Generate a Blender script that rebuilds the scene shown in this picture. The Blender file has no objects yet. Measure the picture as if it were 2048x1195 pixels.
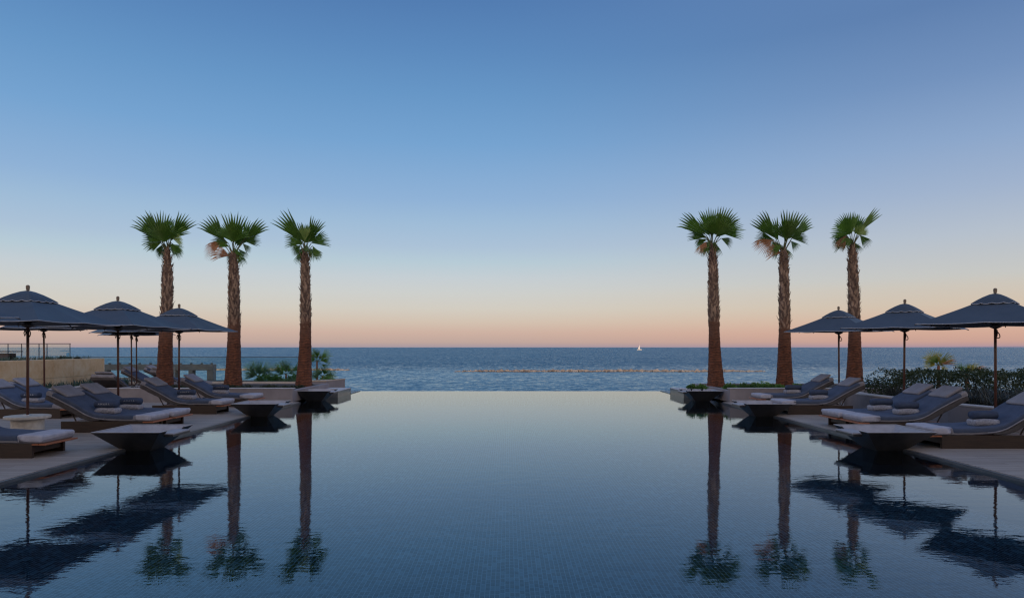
import bpy, bmesh, math, random
from mathutils import Vector, Matrix, noise
R = math.radians
rnd = random.Random(7)
scene = bpy.context.scene
col = scene.collection
F = 1300.0          # focal length in pixels of the 2048-wide photograph
CX, CZ = -0.12, 1.85

# ------------------------------------------------------------------ camera
cam = bpy.data.cameras.new('camera'); camo = bpy.data.objects.new('camera', cam); col.objects.link(camo)
cam.sensor_width = 36; cam.lens = 36 * F / 2048
cam.shift_x = 9 / 2048; cam.shift_y = 96.5 / 2048
cam.clip_start = 0.05; cam.clip_end = 60000
camo.location = (CX, 0, CZ); camo.rotation_euler = (R(90), 0, 0)
scene.camera = camo

def s2l(h):
    h = h.lstrip('#'); o = []
    for i in (0, 2, 4):
        c = int(h[i:i+2], 16) / 255
        o.append(c / 12.92 if c <= 0.04045 else ((c + 0.055) / 1.055) ** 2.4)
    return (*o, 1)

# ------------------------------------------------------------------ sky
SUN_EL, SUN_AZ = 4.6, -171.0     # low sun behind the camera (rotation measured from +Y, clockwise)
w = bpy.data.worlds.new('World'); scene.world = w; w.use_nodes = True
nt = w.node_tree; nt.nodes.clear()
out = nt.nodes.new('ShaderNodeOutputWorld'); bg = nt.nodes.new('ShaderNodeBackground')
tc = nt.nodes.new('ShaderNodeTexCoord'); sep = nt.nodes.new('ShaderNodeSeparateXYZ')
nt.links.new(tc.outputs['Generated'], sep.inputs[0])
def ramp(nt_, stops):
    r = nt_.nodes.new('ShaderNodeValToRGB'); e = r.color_ramp.elements
    while len(e) > 1: e.remove(e[-1])
    e[0].position = stops[0][0]; e[0].color = s2l(stops[0][1])
    for p, c in stops[1:]:
        n = e.new(p); n.color = s2l(c)
    return r
def el(y): 
    t = (694 - y) / F; return t / math.sqrt(1 + t * t)
def elr(y):
    t = (694 - y) / F; return t / math.sqrt(1.46 + t * t)
mid = ramp(nt, [(0, '#a2949f'), (el(684), '#bba39b'), (el(665), '#c9ada0'), (el(644), '#cebdae'), (el(618), '#cec8be'), (el(587), '#c9cbc9'),
                (el(556), '#c1cad0'), (el(525), '#b3c7d3'), (el(494), '#a8bed4'), (el(447), '#9bb8d4'), (el(400), '#8caed3'), (el(290), '#73a0cd'),
                (el(190), '#6493c3'), (el(100), '#5986b9'), (el(0), '#4f79ae'), (0.75, '#6382b6'), (1.0, '#6a86b6')])
rgt = ramp(nt, [(0, '#a58d9c'), (elr(684), '#c49d92'), (elr(665), '#cfa695'), (elr(640), '#d2b3a0'), (elr(610), '#cfbeac'), (elr(570), '#c9c2b8'),
                (elr(550), '#c3c3c0'), (elr(470), '#b2bcc9'), (elr(380), '#9dafca'), (elr(280), '#89a3c7'), (elr(150), '#708eb9'),
                (elr(0), '#5c7cab'), (0.75, '#6382b6'), (1.0, '#6a86b6')])
nt.links.new(sep.outputs['Z'], mid.inputs[0]); nt.links.new(sep.outputs['Z'], rgt.inputs[0])
mr = nt.nodes.new('ShaderNodeMapRange'); mr.interpolation_type = 'SMOOTHSTEP'
nt.links.new(sep.outputs['X'], mr.inputs['Value']); mr.inputs['From Min'].default_value = -0.1; mr.inputs['From Max'].default_value = 0.62
mx = nt.nodes.new('ShaderNodeMix'); mx.data_type = 'RGBA'
nt.links.new(mr.outputs[0], mx.inputs[0]); nt.links.new(mid.outputs[0], mx.inputs[6]); nt.links.new(rgt.outputs[0], mx.inputs[7])
# afterglow in the half of the sky behind the viewpoint, where the sun has just gone down
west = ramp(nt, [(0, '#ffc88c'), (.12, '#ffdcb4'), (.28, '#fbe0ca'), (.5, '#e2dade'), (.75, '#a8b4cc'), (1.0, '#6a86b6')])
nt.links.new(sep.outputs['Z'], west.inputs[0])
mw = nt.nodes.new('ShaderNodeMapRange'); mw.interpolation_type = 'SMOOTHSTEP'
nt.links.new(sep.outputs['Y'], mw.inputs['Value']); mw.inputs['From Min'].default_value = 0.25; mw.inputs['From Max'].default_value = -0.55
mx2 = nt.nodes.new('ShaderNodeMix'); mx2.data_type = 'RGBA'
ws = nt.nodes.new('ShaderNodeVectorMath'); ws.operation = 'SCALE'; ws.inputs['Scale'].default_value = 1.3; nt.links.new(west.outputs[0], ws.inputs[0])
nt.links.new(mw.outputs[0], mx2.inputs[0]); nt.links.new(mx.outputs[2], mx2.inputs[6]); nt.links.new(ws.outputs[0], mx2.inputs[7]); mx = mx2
sky = nt.nodes.new('ShaderNodeTexSky'); sky.sky_type = 'NISHITA'; sky.sun_disc = False
sky.sun_elevation = R(SUN_EL); sky.sun_rotation = R(SUN_AZ); sky.dust_density = 0.6
sc_ = nt.nodes.new('ShaderNodeVectorMath'); sc_.operation = 'SCALE'; sc_.inputs['Scale'].default_value = 0.004
nt.links.new(sky.outputs[0], sc_.inputs[0])
ad = nt.nodes.new('ShaderNodeVectorMath'); ad.operation = 'ADD'
sc2 = nt.nodes.new('ShaderNodeVectorMath'); sc2.operation = 'SCALE'; sc2.inputs['Scale'].default_value = 1.02
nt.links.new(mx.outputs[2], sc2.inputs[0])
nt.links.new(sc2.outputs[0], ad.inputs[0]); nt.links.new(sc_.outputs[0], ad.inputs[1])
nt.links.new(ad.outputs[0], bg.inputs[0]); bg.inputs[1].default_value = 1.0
nt.links.new(bg.outputs[0], out.inputs[0])

sun = bpy.data.lights.new('sun', 'SUN'); suno = bpy.data.objects.new('sun', sun); col.objects.link(suno)
sun.energy = 1.3; sun.angle = R(0.5); sun.color = (1.0, 0.70, 0.46)
a = R(SUN_AZ)
sd = Vector((math.sin(a) * math.cos(R(SUN_EL)), math.cos(a) * math.cos(R(SUN_EL)), math.sin(R(SUN_EL))))
suno.rotation_euler = sd.to_track_quat('Z', 'Y').to_euler()
suno.location = (0, -30, 30)

scene.view_settings.view_transform = 'Standard'; scene.view_settings.look = 'None'
scene.view_settings.exposure = 0; scene.view_settings.gamma = 1
scene.cycles.max_bounces = 6; scene.cycles.transparent_max_bounces = 12
scene.cycles.use_denoising = True; scene.cycles.denoising_prefilter = 'ACCURATE'; scene.cycles.denoising_input_passes = 'RGB_ALBEDO_NORMAL'
scene.cycles.pixel_filter_type = 'BLACKMAN_HARRIS'; scene.cycles.filter_width = 1.3

# ------------------------------------------------------------------ helpers
def P(px, py, Y):            # photograph pixel at depth Y -> world point
    return Vector(((px - 1015) * Y / F + CX, Y, CZ - (py - 694) * Y / F))
def X(px, Y): return (px - 1015) * Y / F + CX

class MB:
    def __init__(s): s.v = []; s.f = []; s.m = []
    def add(s, vs, fs, mi=0):
        o = len(s.v); s.v += [tuple(v) for v in vs]; s.f += [tuple(i + o for i in f) for f in fs]; s.m += [mi] * len(fs)
        return s
    def box(s, x0, x1, y0, y1, z0, z1, mi=0, M=None, bev=0.0):
        if bev > 0:
            b = min(bev, (x1-x0)*.45, (y1-y0)*.45, (z1-z0)*.45)
            bm = bmesh.new(); bmesh.ops.create_cube(bm, size=1)
            for v in bm.verts:
                v.co = Vector(((x0+x1)/2 + v.co.x*(x1-x0), (y0+y1)/2 + v.co.y*(y1-y0), (z0+z1)/2 + v.co.z*(z1-z0)))
            bmesh.ops.bevel(bm, geom=list(bm.edges), offset=b, segments=2, affect='EDGES', profile=0.5)
            bm.verts.index_update()
            vs = [v.co.copy() for v in bm.verts]; fs = [[v.index for v in f.verts] for f in bm.faces]; bm.free()
        else:
            vs = [Vector(p) for p in ((x0,y0,z0),(x1,y0,z0),(x1,y1,z0),(x0,y1,z0),(x0,y0,z1),(x1,y0,z1),(x1,y1,z1),(x0,y1,z1))]
            fs = [(0,3,2,1),(4,5,6,7),(0,1,5,4),(1,2,6,5),(2,3,7,6),(3,0,4,7)]
        if M: vs = [M @ v for v in vs]
        return s.add(vs, fs, mi)
    def tube(s, pts, rad, n=8, mi=0, cap=True):
        pts = [Vector(p) for p in pts]
        if not hasattr(rad, '__len__'): rad = [rad] * len(pts)
        rings = []; prev = None
        for i, p in enumerate(pts):
            d = (pts[min(i+1, len(pts)-1)] - pts[max(i-1, 0)]).normalized()
            if prev is None:
                u = d.orthogonal().normalized()
            else:
                u = (prev - d * prev.dot(d)).normalized()
            prev = u; v = d.cross(u)
            rings.append([p + (u*math.cos(2*math.pi*k/n) + v*math.sin(2*math.pi*k/n)) * rad[i] for k in range(n)])
        vs = [q for r in rings for q in r]; fs = []
        for i in range(len(pts)-1):
            for k in range(n):
                fs.append((i*n+k, i*n+(k+1)%n, (i+1)*n+(k+1)%n, (i+1)*n+k))
        if cap:
            fs.append(tuple(range(n-1, -1, -1))); fs.append(tuple((len(pts)-1)*n + k for k in range(n)))
        return s.add(vs, fs, mi)
    def lathe(s, prof, n=24, c=(0,0,0), mi=0):
        vs = []; fs = []
        for r, z in prof:
            for k in range(n):
                t = 2*math.pi*k/n; vs.append((c[0]+r*math.cos(t), c[1]+r*math.sin(t), c[2]+z))
        for i in range(len(prof)-1):
            for k in range(n):
                fs.append((i*n+k, i*n+(k+1)%n, (i+1)*n+(k+1)%n, (i+1)*n+k))
        fs.append(tuple(range(n-1, -1, -1))); fs.append(tuple((len(prof)-1)*n+k for k in range(n)))
        return s.add(vs, fs, mi)
    def build(s, name, mat, parent=None, smooth=False, label=None, loc=None):
        me = bpy.data.meshes.new(name); me.from_pydata(s.v, [], s.f); me.update()
        mats = mat if isinstance(mat, (list, tuple)) else [mat]
        for m in mats: me.materials.append(m)
        if len(mats) > 1: me.polygons.foreach_set('material_index', s.m)
        if smooth: me.polygons.foreach_set('use_smooth', [True]*len(me.polygons))
        o = bpy.data.objects.new(name, me); col.objects.link(o)
        if parent: o.parent = parent
        if label: o['label'] = label
        if loc: o.location = loc
        return o

def tag(o, label=None, cat=None, group=None, kind=None):
    if label: o['label'] = label
    if cat: o['category'] = cat
    if group: o['group'] = group
    if kind: o['kind'] = kind
    return o
def empty(name, loc, label, cat, group=None, rz=0):
    o = bpy.data.objects.new(name, None); col.objects.link(o); o.location = loc; o.rotation_euler = (0, 0, rz)
    o.empty_display_size = 0.2
    return tag(o, label, cat, group)
def copy_tree(o, parent=None):
    c = o.copy(); col.objects.link(c); c.parent = parent
    for ch in list(o.children): copy_tree(ch, c)
    return c
def auto_smooth(o, ang=35):
    me = o.data; me.polygons.foreach_set('use_smooth', [True]*len(me.polygons))
    bm = bmesh.new(); bm.from_mesh(me)
    for e in bm.edges:
        e.smooth = not (len(e.link_faces) == 2 and e.calc_face_angle(0) > R(ang)) 
    bm.to_mesh(me); bm.free(); return o

# ------------------------------------------------------------------ materials
def mat(name):
    m = bpy.data.materials.new(name); m.use_nodes = True
    return m, m.node_tree, m.node_tree.nodes['Principled BSDF']
def noise_node(t, scale, detail=3, rough=0.5, vec=None, dist=0):
    n = t.nodes.new('ShaderNodeTexNoise'); n.inputs['Scale'].default_value = scale
    n.inputs['Detail'].default_value = detail; n.inputs['Roughness'].default_value = rough; n.inputs['Distortion'].default_value = dist
    if vec: t.links.new(vec, n.inputs['Vector'])
    return n
def mapping(t, scale=(1,1,1), src='Object', rot=(0,0,0)):
    c = t.nodes.new('ShaderNodeTexCoord'); m = t.nodes.new('ShaderNodeMapping')
    m.inputs['Scale'].default_value = scale; m.inputs['Rotation'].default_value = rot
    t.links.new(c.outputs[src], m.inputs[0]); return m.outputs[0]
def cramp(t, fac, stops):
    r = t.nodes.new('ShaderNodeValToRGB'); e = r.color_ramp.elements
    e[0].position = stops[0][0]; e[0].color = (*stops[0][1], 1)
    e[1].position = stops[-1][0]; e[1].color = (*stops[-1][1], 1)
    for p, c in stops[1:-1]:
        k = e.new(p); k.color = (*c, 1)
    t.links.new(fac, r.inputs[0]); return r.outputs[0]
def bump(t, b, h, strength, dist=0.01):
    n = t.nodes.new('ShaderNodeBump'); n.inputs['Strength'].default_value = strength; n.inputs['Distance'].default_value = dist
    t.links.new(h, n.inputs['Height']); t.links.new(n.outputs[0], b.inputs['Normal']); return n
def simple(name, c0, c1, scale=8, rough=0.6, bstr=0.2, bdist=0.005, vscale=(1,1,1), detail=4, bscale=None, spec=0.5, metallic=0):
    m, t, b = mat(name)
    v = mapping(t, vscale); n = noise_node(t, scale, detail, 0.6, v)
    t.links.new(cramp(t, n.outputs[0], [(0.3, c0), (0.7, c1)]), b.inputs['Base Color'])
    b.inputs['Roughness'].default_value = rough; b.inputs['Specular IOR Level'].default_value = spec; b.inputs['Metallic'].default_value = metallic
    n2 = noise_node(t, bscale or scale*4, 4, 0.6, v); bump(t, b, n2.outputs[0], bstr, bdist)
    return m
M = {}
M['fabric_navy'] = simple('navy canopy fabric', (.030,.039,.053), (.041,.051,.069), 3, .5, .12, .004, bscale=5, spec=.7)
M['fabric_blue'] = simple('blue towelling', (.047,.066,.112), (.075,.100,.162), 5, .95, .7, .012, bscale=7)
M['fabric_grey'] = simple('grey mattress fabric', (.20,.195,.22), (.27,.265,.30), 6, .95, .5, .008, bscale=9)
M['fabric_taupe'] = simple('dark taupe drape fabric', (.050,.046,.048), (.085,.078,.082), 5, .95, .6, .012, bscale=8)
M['fabric_white'] = simple('white towelling', (.32,.32,.38), (.43,.43,.49), 6, .95, .8, .012, bscale=10)
M['fabric_cream'] = simple('patterned pale cushion', (.17,.17,.21), (.40,.40,.44), 28, .95, .5, .008, bscale=14, detail=2)
M['piping'] = simple('white piping', (.40,.42,.48), (.50,.52,.58), 20, .6, .1)
M['wood_dark'] = simple('dark stained wood', (.026,.017,.013), (.050,.030,.021), 3, .5, .3, .003, (1,12,12))
M['wood_teak'] = simple('teak slat', (.26,.085,.035), (.40,.15,.07), 3, .5, .3, .003, (1,14,14))
M['wood_pole'] = simple('reddish brown pole wood', (.060,.024,.017), (.11,.042,.027), 3, .4, .2, .002, (14,14,1))
M['wood_finial'] = simple('grey brown finial wood', (.14,.10,.07), (.2,.15,.11), 8, .6)
M['rope'] = simple('dark rope', (.03,.022,.02), (.07,.05,.04), 30, .9)
M['steel'] = simple('brushed steel', (.35,.36,.38), (.45,.46,.48), 12, .35, .05, metallic=.8)
M['bowl_out'] = simple('charcoal cast stone', (.022,.022,.024), (.045,.044,.046), 4, .42, .25, .004, bscale=30)
M['bowl_in'] = simple('grey basin stone', (.27,.26,.28), (.36,.35,.38), 6, .5, .2, .003)
M['wall_mauve'] = simple('smooth grey render', (.20,.18,.195), (.27,.245,.26), 2.2, .75, .25, .004, bscale=22)
M['wall_cap'] = simple('pale stone cap', (.40,.38,.39), (.52,.50,.50), 5, .6, .15, .003)
M['dark_stone'] = simple('dark honed stone', (.06,.066,.070), (.115,.12,.125), 3, .3, .2, .003, (1,1,6))
M['coping_face'] = simple('wet slate coping', (.045,.055,.068), (.09,.10,.12), 5, .3, .3, .004, (1,1,5))
M['table_stone'] = simple('cream terrazzo', (.42,.39,.35), (.55,.52,.47), 14, .5, .1)
M['soil'] = simple('planter soil', (.02,.014,.01), (.05,.035,.025), 12, .95, .6, .02)
M['concrete'] = simple('weathered concrete', (.10,.105,.115), (.16,.16,.17), 3, .85, .3, .01)
M['beige_ledge'] = simple('beige limestone ledge', (.40,.34,.28), (.52,.45,.38), 4, .8, .2, .005)
M['sand'] = simple('dark wet sand', (.14,.12,.10), (.22,.19,.15), .6, .95, .4, .05)
M['white_paint'] = simple('white boat paint', (.8,.76,.7), (.88,.84,.78), 2, .4, .05)
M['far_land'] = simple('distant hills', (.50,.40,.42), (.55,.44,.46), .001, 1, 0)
M['shade_block_wall'] = simple('shade block render', (.30,.27,.24), (.36,.33,.30), 1, .85, .2)
M['dark_glass'] = simple('dark window glass', (.02,.025,.03), (.03,.035,.04), 2, .08, 0)
M['rail_metal'] = simple('rail metal', (.05,.055,.06), (.08,.085,.09), 10, .4, .05, metallic=.6)

# deck: long stone planks across the terrace
m, t, b = mat('deck planks'); v = mapping(t)
br = t.nodes.new('ShaderNodeTexBrick'); t.links.new(v, br.inputs['Vector'])
br.inputs['Scale'].default_value = 1; br.inputs['Brick Width'].default_value = 1.9; br.inputs['Row Height'].default_value = 0.145
br.inputs['Mortar Size'].default_value = 0.004; br.inputs['Color1'].default_value = (.33,.285,.25,1); br.inputs['Color2'].default_value = (.40,.35,.31,1)
br.inputs['Mortar'].default_value = (.12,.10,.09,1); br.offset = 0.37
n = noise_node(t, 2.2, 6, .65, mapping(t, (.5, 9, 1)))
k = cramp(t, n.outputs[0], [(.3, (.62,.60,.58)), (.7, (1.12,1.1,1.1))])
mm = t.nodes.new('ShaderNodeMix'); mm.data_type = 'RGBA'; mm.blend_type = 'MULTIPLY'; mm.inputs[0].default_value = 1
t.links.new(br.outputs[0], mm.inputs[6]); t.links.new(k, mm.inputs[7]); t.links.new(mm.outputs[2], b.inputs['Base Color'])
b.inputs['Roughness'].default_value = .62; bump(t, b, n.outputs[0], .3, .004); M['deck'] = m

# pool mosaic
m, t, b = mat('blue glass mosaic'); v = mapping(t, (1,1,1))
def mosaic(t, b, v, ts=0.050, rs=0.105):
    mp = t.nodes.new('ShaderNodeVectorMath'); mp.operation = 'MULTIPLY'; mp.inputs[1].default_value = (1/ts, 1/rs, 1/ts)
    t.links.new(v, mp.inputs[0])
    sa = t.nodes.new('ShaderNodeSeparateXYZ'); t.links.new(mp.outputs[0], sa.inputs[0])
    cf = t.nodes.new('ShaderNodeMath'); cf.operation = 'FLOOR'; t.links.new(sa.outputs['X'], cf.inputs[0])
    w1 = t.nodes.new('ShaderNodeTexWhiteNoise'); w1.noise_dimensions = '1D'; t.links.new(cf.outputs[0], w1.inputs['W'])
    ay = t.nodes.new('ShaderNodeMath'); t.links.new(sa.outputs['Y'], ay.inputs[0]); t.links.new(w1.outputs['Value'], ay.inputs[1])
    cm = t.nodes.new('ShaderNodeCombineXYZ'); t.links.new(sa.outputs['X'], cm.inputs[0]); t.links.new(ay.outputs[0], cm.inputs[1]); mp = cm
    fl = t.nodes.new('ShaderNodeVectorMath'); fl.operation = 'FLOOR'; t.links.new(mp.outputs[0], fl.inputs[0])
    fr = t.nodes.new('ShaderNodeVectorMath'); fr.operation = 'FRACTION'; t.links.new(mp.outputs[0], fr.inputs[0])
    wn = t.nodes.new('ShaderNodeTexWhiteNoise'); t.links.new(fl.outputs[0], wn.inputs['Vector'])
    c = cramp(t, wn.outputs['Value'], [(0, (.004,.020,.030)), (.35, (.006,.027,.040)), (.6, (.026,.072,.095)), (.85, (.095,.19,.225)), (1, (.04,.19,.20))])
    c.node.color_ramp.interpolation = 'CONSTANT'
    s = t.nodes.new('ShaderNodeSeparateXYZ'); t.links.new(fr.outputs[0], s.inputs[0])
    gs = []
    for ax in ('X', 'Y'):
        g = t.nodes.new('ShaderNodeMath'); g.operation = 'LESS_THAN'; g.inputs[1].default_value = .15 if ax == 'X' else .07; t.links.new(s.outputs[ax], g.inputs[0]); gs.append(g)
    mxm = t.nodes.new('ShaderNodeMath'); mxm.operation = 'MAXIMUM'; t.links.new(gs[0].outputs[0], mxm.inputs[0]); t.links.new(gs[1].outputs[0], mxm.inputs[1])
    mi = t.nodes.new('ShaderNodeMix'); mi.data_type = 'RGBA'; t.links.new(mxm.outputs[0], mi.inputs[0]); t.links.new(c, mi.inputs[6]); mi.inputs[7].default_value = (.30,.44,.50,1)
    big = noise_node(t, .5, 3, .6, v)
    kk = cramp(t, big.outputs[0], [(.3, (.8,.8,.85)), (.7, (1.15,1.15,1.1))])
    mu = t.nodes.new('ShaderNodeMix'); mu.data_type = 'RGBA'; mu.blend_type = 'MULTIPLY'; mu.inputs[0].default_value = 1
    t.links.new(mi.outputs[2], mu.inputs[6]); t.links.new(kk, mu.inputs[7])
    t.links.new(mu.outputs[2], b.inputs['Base Color']); b.inputs['Roughness'].default_value = .4
mosaic(t, b, v); M['mosaic'] = m
m, t, b = mat('blue mosaic on walls'); c_ = t.nodes.new('ShaderNodeTexCoord')
sp_ = t.nodes.new('ShaderNodeSeparateXYZ'); t.links.new(c_.outputs['Object'], sp_.inputs[0])
ad_ = t.nodes.new('ShaderNodeMath'); t.links.new(sp_.outputs['X'], ad_.inputs[0]); t.links.new(sp_.outputs['Y'], ad_.inputs[1])
cb_ = t.nodes.new('ShaderNodeCombineXYZ'); t.links.new(ad_.outputs[0], cb_.inputs[0]); t.links.new(sp_.outputs['Z'], cb_.inputs[1])
mosaic(t, b, cb_.outputs[0]); M['mosaic_wall'] = m

# pool water: fresnel blend of mirror and clear
m, t, b = mat('still pool water'); t.nodes.remove(b)
o_ = t.nodes['Material Output']; gl = t.nodes.new('ShaderNodeBsdfGlossy'); tr = t.nodes.new('ShaderNodeBsdfTransparent'); ms = t.nodes.new('ShaderNodeMixShader'); fz = t.nodes.new('ShaderNodeFresnel')
gl.inputs['Roughness'].default_value = 0.0; gl.inputs['Color'].default_value = (.90,.96,.98,1); tr.inputs['Color'].default_value = (.80,.92,.97,1); fz.inputs['IOR'].default_value = 1.70
n1 = noise_node(t, 3.0, 2, .5, mapping(t, (.8, 1.6, 1))); n2 = noise_node(t, 13, 2, .5, mapping(t, (.7, 1.3, 1)))
ma = t.nodes.new('ShaderNodeMath'); ma.operation = 'MULTIPLY_ADD'; t.links.new(n2.outputs[0], ma.inputs[0]); ma.inputs[1].default_value = .35; t.links.new(n1.outputs[0], ma.inputs[2])
bp = t.nodes.new('ShaderNodeBump'); bp.inputs['Strength'].default_value = 1; bp.inputs['Distance'].default_value = .0013
t.links.new(ma.outputs[0], bp.inputs['Height'])
for q in (gl, fz): t.links.new(bp.outputs[0], q.inputs['Normal'])
t.links.new(fz.outputs[0], ms.inputs[0]); t.links.new(tr.outputs[0], ms.inputs[1]); t.links.new(gl.outputs[0], ms.inputs[2]); t.links.new(ms.outputs[0], o_.inputs[0])
M['pool_water'] = m

# sea: facets of choppy water lean towards the shore, so it mirrors the higher, bluer sky
m, t, b = mat('sea water'); t.nodes.remove(b)
o_ = t.nodes['Material Output']; gl = t.nodes.new('ShaderNodeBsdfGlossy'); df = t.nodes.new('ShaderNodeBsdfDiffuse'); ms = t.nodes.new('ShaderNodeMixShader')
gl.inputs['Roughness'].default_value = 0.10; gl.inputs['Color'].default_value = (.80,.91,.95,1); df.inputs['Color'].default_value = (.022,.068,.105,1)
def vm(op, a, b2):
    n_ = t.nodes.new('ShaderNodeVectorMath'); n_.operation = op
    for k, q in enumerate((a, b2)):
        if isinstance(q, tuple): n_.inputs[k].default_value = q
        else: t.links.new(q, n_.inputs[k])
    return n_.outputs[0]
acc = None
for sc0, amp, vs in ((.04, .035, (.7,1,1)), (.16, .08, (.7,1,1)), (.6, .26, (.7,1,1)), (1.9, .40, (.7,1,1)), (5.5, .34, (.8,1,1))):
    nn = noise_node(t, sc0, 2, .5, mapping(t, vs), .4)
    q = vm('MULTIPLY', vm('SUBTRACT', nn.outputs['Color'], (.5,.5,.5)), (amp, amp*1.6, 0)); acc = q if acc is None else vm('ADD', acc, q)
lg = t.nodes.new('ShaderNodeMapRange'); lg.interpolation_type = 'SMOOTHSTEP'; lg.inputs['From Min'].default_value = 145; lg.inputs['From Max'].default_value = 200; lg.inputs['To Min'].default_value = .55
sl = t.nodes.new('ShaderNodeSeparateXYZ'); t.links.new(mapping(t), sl.inputs[0]); t.links.new(sl.outputs['Y'], lg.inputs['Value'])
sm = t.nodes.new('ShaderNodeVectorMath'); sm.operation = 'SCALE'; t.links.new(acc, sm.inputs[0]); t.links.new(lg.outputs[0], sm.inputs['Scale']); acc = sm.outputs[0]
sx = t.nodes.new('ShaderNodeSeparateXYZ'); t.links.new(mapping(t), sx.inputs[0])
mrr = t.nodes.new('ShaderNodeMapRange'); mrr.interpolation_type = 'SMOOTHSTEP'; mrr.inputs['From Min'].default_value = 135; mrr.inputs['From Max'].default_value = 240; mrr.inputs['To Min'].default_value = .10; mrr.inputs['To Max'].default_value = .19
t.links.new(sx.outputs['Y'], mrr.inputs['Value'])
cbn = t.nodes.new('ShaderNodeCombineXYZ'); neg = t.nodes.new('ShaderNodeMath'); neg.operation = 'MULTIPLY'; neg.inputs[1].default_value = -1
t.links.new(mrr.outputs[0], neg.inputs[0]); t.links.new(neg.outputs[0], cbn.inputs[1]); cbn.inputs[2].default_value = 1
nrm = t.nodes.new('ShaderNodeVectorMath'); nrm.operation = 'NORMALIZE'; t.links.new(vm('ADD', acc, cbn.outputs[0]), nrm.inputs[0])
fz = t.nodes.new('ShaderNodeFresnel'); fz.inputs['IOR'].default_value = 1.34; t.links.new(nrm.outputs[0], fz.inputs['Normal']); t.links.new(nrm.outputs[0], gl.inputs['Normal'])
t.links.new(fz.outputs[0], ms.inputs[0]); t.links.new(df.outputs[0], ms.inputs[1]); t.links.new(gl.outputs[0], ms.inputs[2]); t.links.new(ms.outputs[0], o_.inputs[0])
M['sea'] = m

# beige wall stone with mottling
m, t, b = mat('mottled beige stone'); v = mapping(t); n = noise_node(t, 1.6, 6, .65, v, .4); nb = noise_node(t, 9, 5, .7, v)
mixn = t.nodes.new('ShaderNodeMath'); mixn.operation = 'MULTIPLY_ADD'; t.links.new(nb.outputs[0], mixn.inputs[0]); mixn.inputs[1].default_value = .35; t.links.new(n.outputs[0], mixn.inputs[2])
t.links.new(cramp(t, mixn.outputs[0], [(.4, (.48,.30,.15)), (.65, (.64,.46,.27)), (.95, (.72,.60,.42))]), b.inputs['Base Color'])
b.inputs['Roughness'].default_value = .85; bump(t, b, nb.outputs[0], .2, .006); M['beige_wall'] = m

# breakwater rock
M['rock'] = simple('pale boulder rock', (.13,.10,.08), (.58,.47,.36), 1.1, .9, .6, .1)

# bark
def bark(name, c0, c1, rings):
    m, t, b = mat(name)
    n = noise_node(t, 7, 5, .7, mapping(t, (1,1,.45)))
    t.links.new(cramp(t, n.outputs[0], [(.3, c0), (.5, tuple((a_+b_)/2 for a_, b_ in zip(c0, c1))), (.72, c1)]), b.inputs['Base Color'])
    if rings:      # old leaf scars ring the lower trunk
        wv = t.nodes.new('ShaderNodeTexWave'); wv.bands_direction = 'Z'; wv.inputs['Scale'].default_value = 3.4; wv.inputs['Distortion'].default_value = 9; wv.inputs['Detail'].default_value = 4; wv.inputs['Detail Scale'].default_value = 1.2
        t.links.new(mapping(t), wv.inputs['Vector'])
        rc = cramp(t, wv.outputs['Fac'], [(.05, (.60,.58,.56)), (.35, (.92,.92,.92)), (.9, (1.22,1.18,1.12))])
        old = b.inputs['Base Color'].links[0].from_socket; mu = t.nodes.new('ShaderNodeMix'); mu.data_type = 'RGBA'; mu.blend_type = 'MULTIPLY'; mu.inputs[0].default_value = 1
        t.links.new(old, mu.inputs[6]); t.links.new(rc, mu.inputs[7]); t.links.new(mu.outputs[2], b.inputs['Base Color'])
    # the rust of the smooth foot fades into the grey of the rough upper stem
    zc = t.nodes.new('ShaderNodeSeparateXYZ'); t.links.new(mapping(t), zc.inputs[0]); nz = noise_node(t, 3, 3, .6, mapping(t))
    az = t.nodes.new('ShaderNodeMath'); az.operation = 'MULTIPLY_ADD'; az.inputs[1].default_value = 1.1; t.links.new(nz.outputs[0], az.inputs[0]); t.links.new(zc.outputs['Z'], az.inputs[2])
    mz = t.nodes.new('ShaderNodeMapRange'); mz.inputs['From Min'].default_value = 2.15; mz.inputs['From Max'].default_value = 3.15; t.links.new(az.outputs[0], mz.inputs['Value'])
    old = b.inputs['Base Color'].links[0].from_socket; mu = t.nodes.new('ShaderNodeMix'); mu.data_type = 'RGBA'; t.links.new(mz.outputs[0], mu.inputs[0])
    if rings: t.links.new(old, mu.inputs[6]); mu.inputs[7].default_value = (.13,.068,.045,1)
    else: mu.inputs[6].default_value = (.20,.075,.035,1); t.links.new(old, mu.inputs[7])
    t.links.new(mu.outputs[2], b.inputs['Base Color'])
    b.inputs['Roughness'].default_value = .9
    nf = noise_node(t, 40, 3, .7, mapping(t, (1,1,.3)))
    bump(t, b, nf.outputs[0], .6, .012); return m
M['bark_low'] = bark('rust brown palm bark', (.050,.020,.012), (.17,.060,.030), True)
M['bark_high'] = bark('grey brown palm bark', (.055,.034,.027), (.17,.11,.085), False)
M['leaf_base'] = bark('dry leaf base', (.070,.043,.034), (.50,.36,.27), False)
M['petiole'] = simple('green petiole', (.06,.075,.03), (.10,.12,.045), 8, .5)

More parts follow.
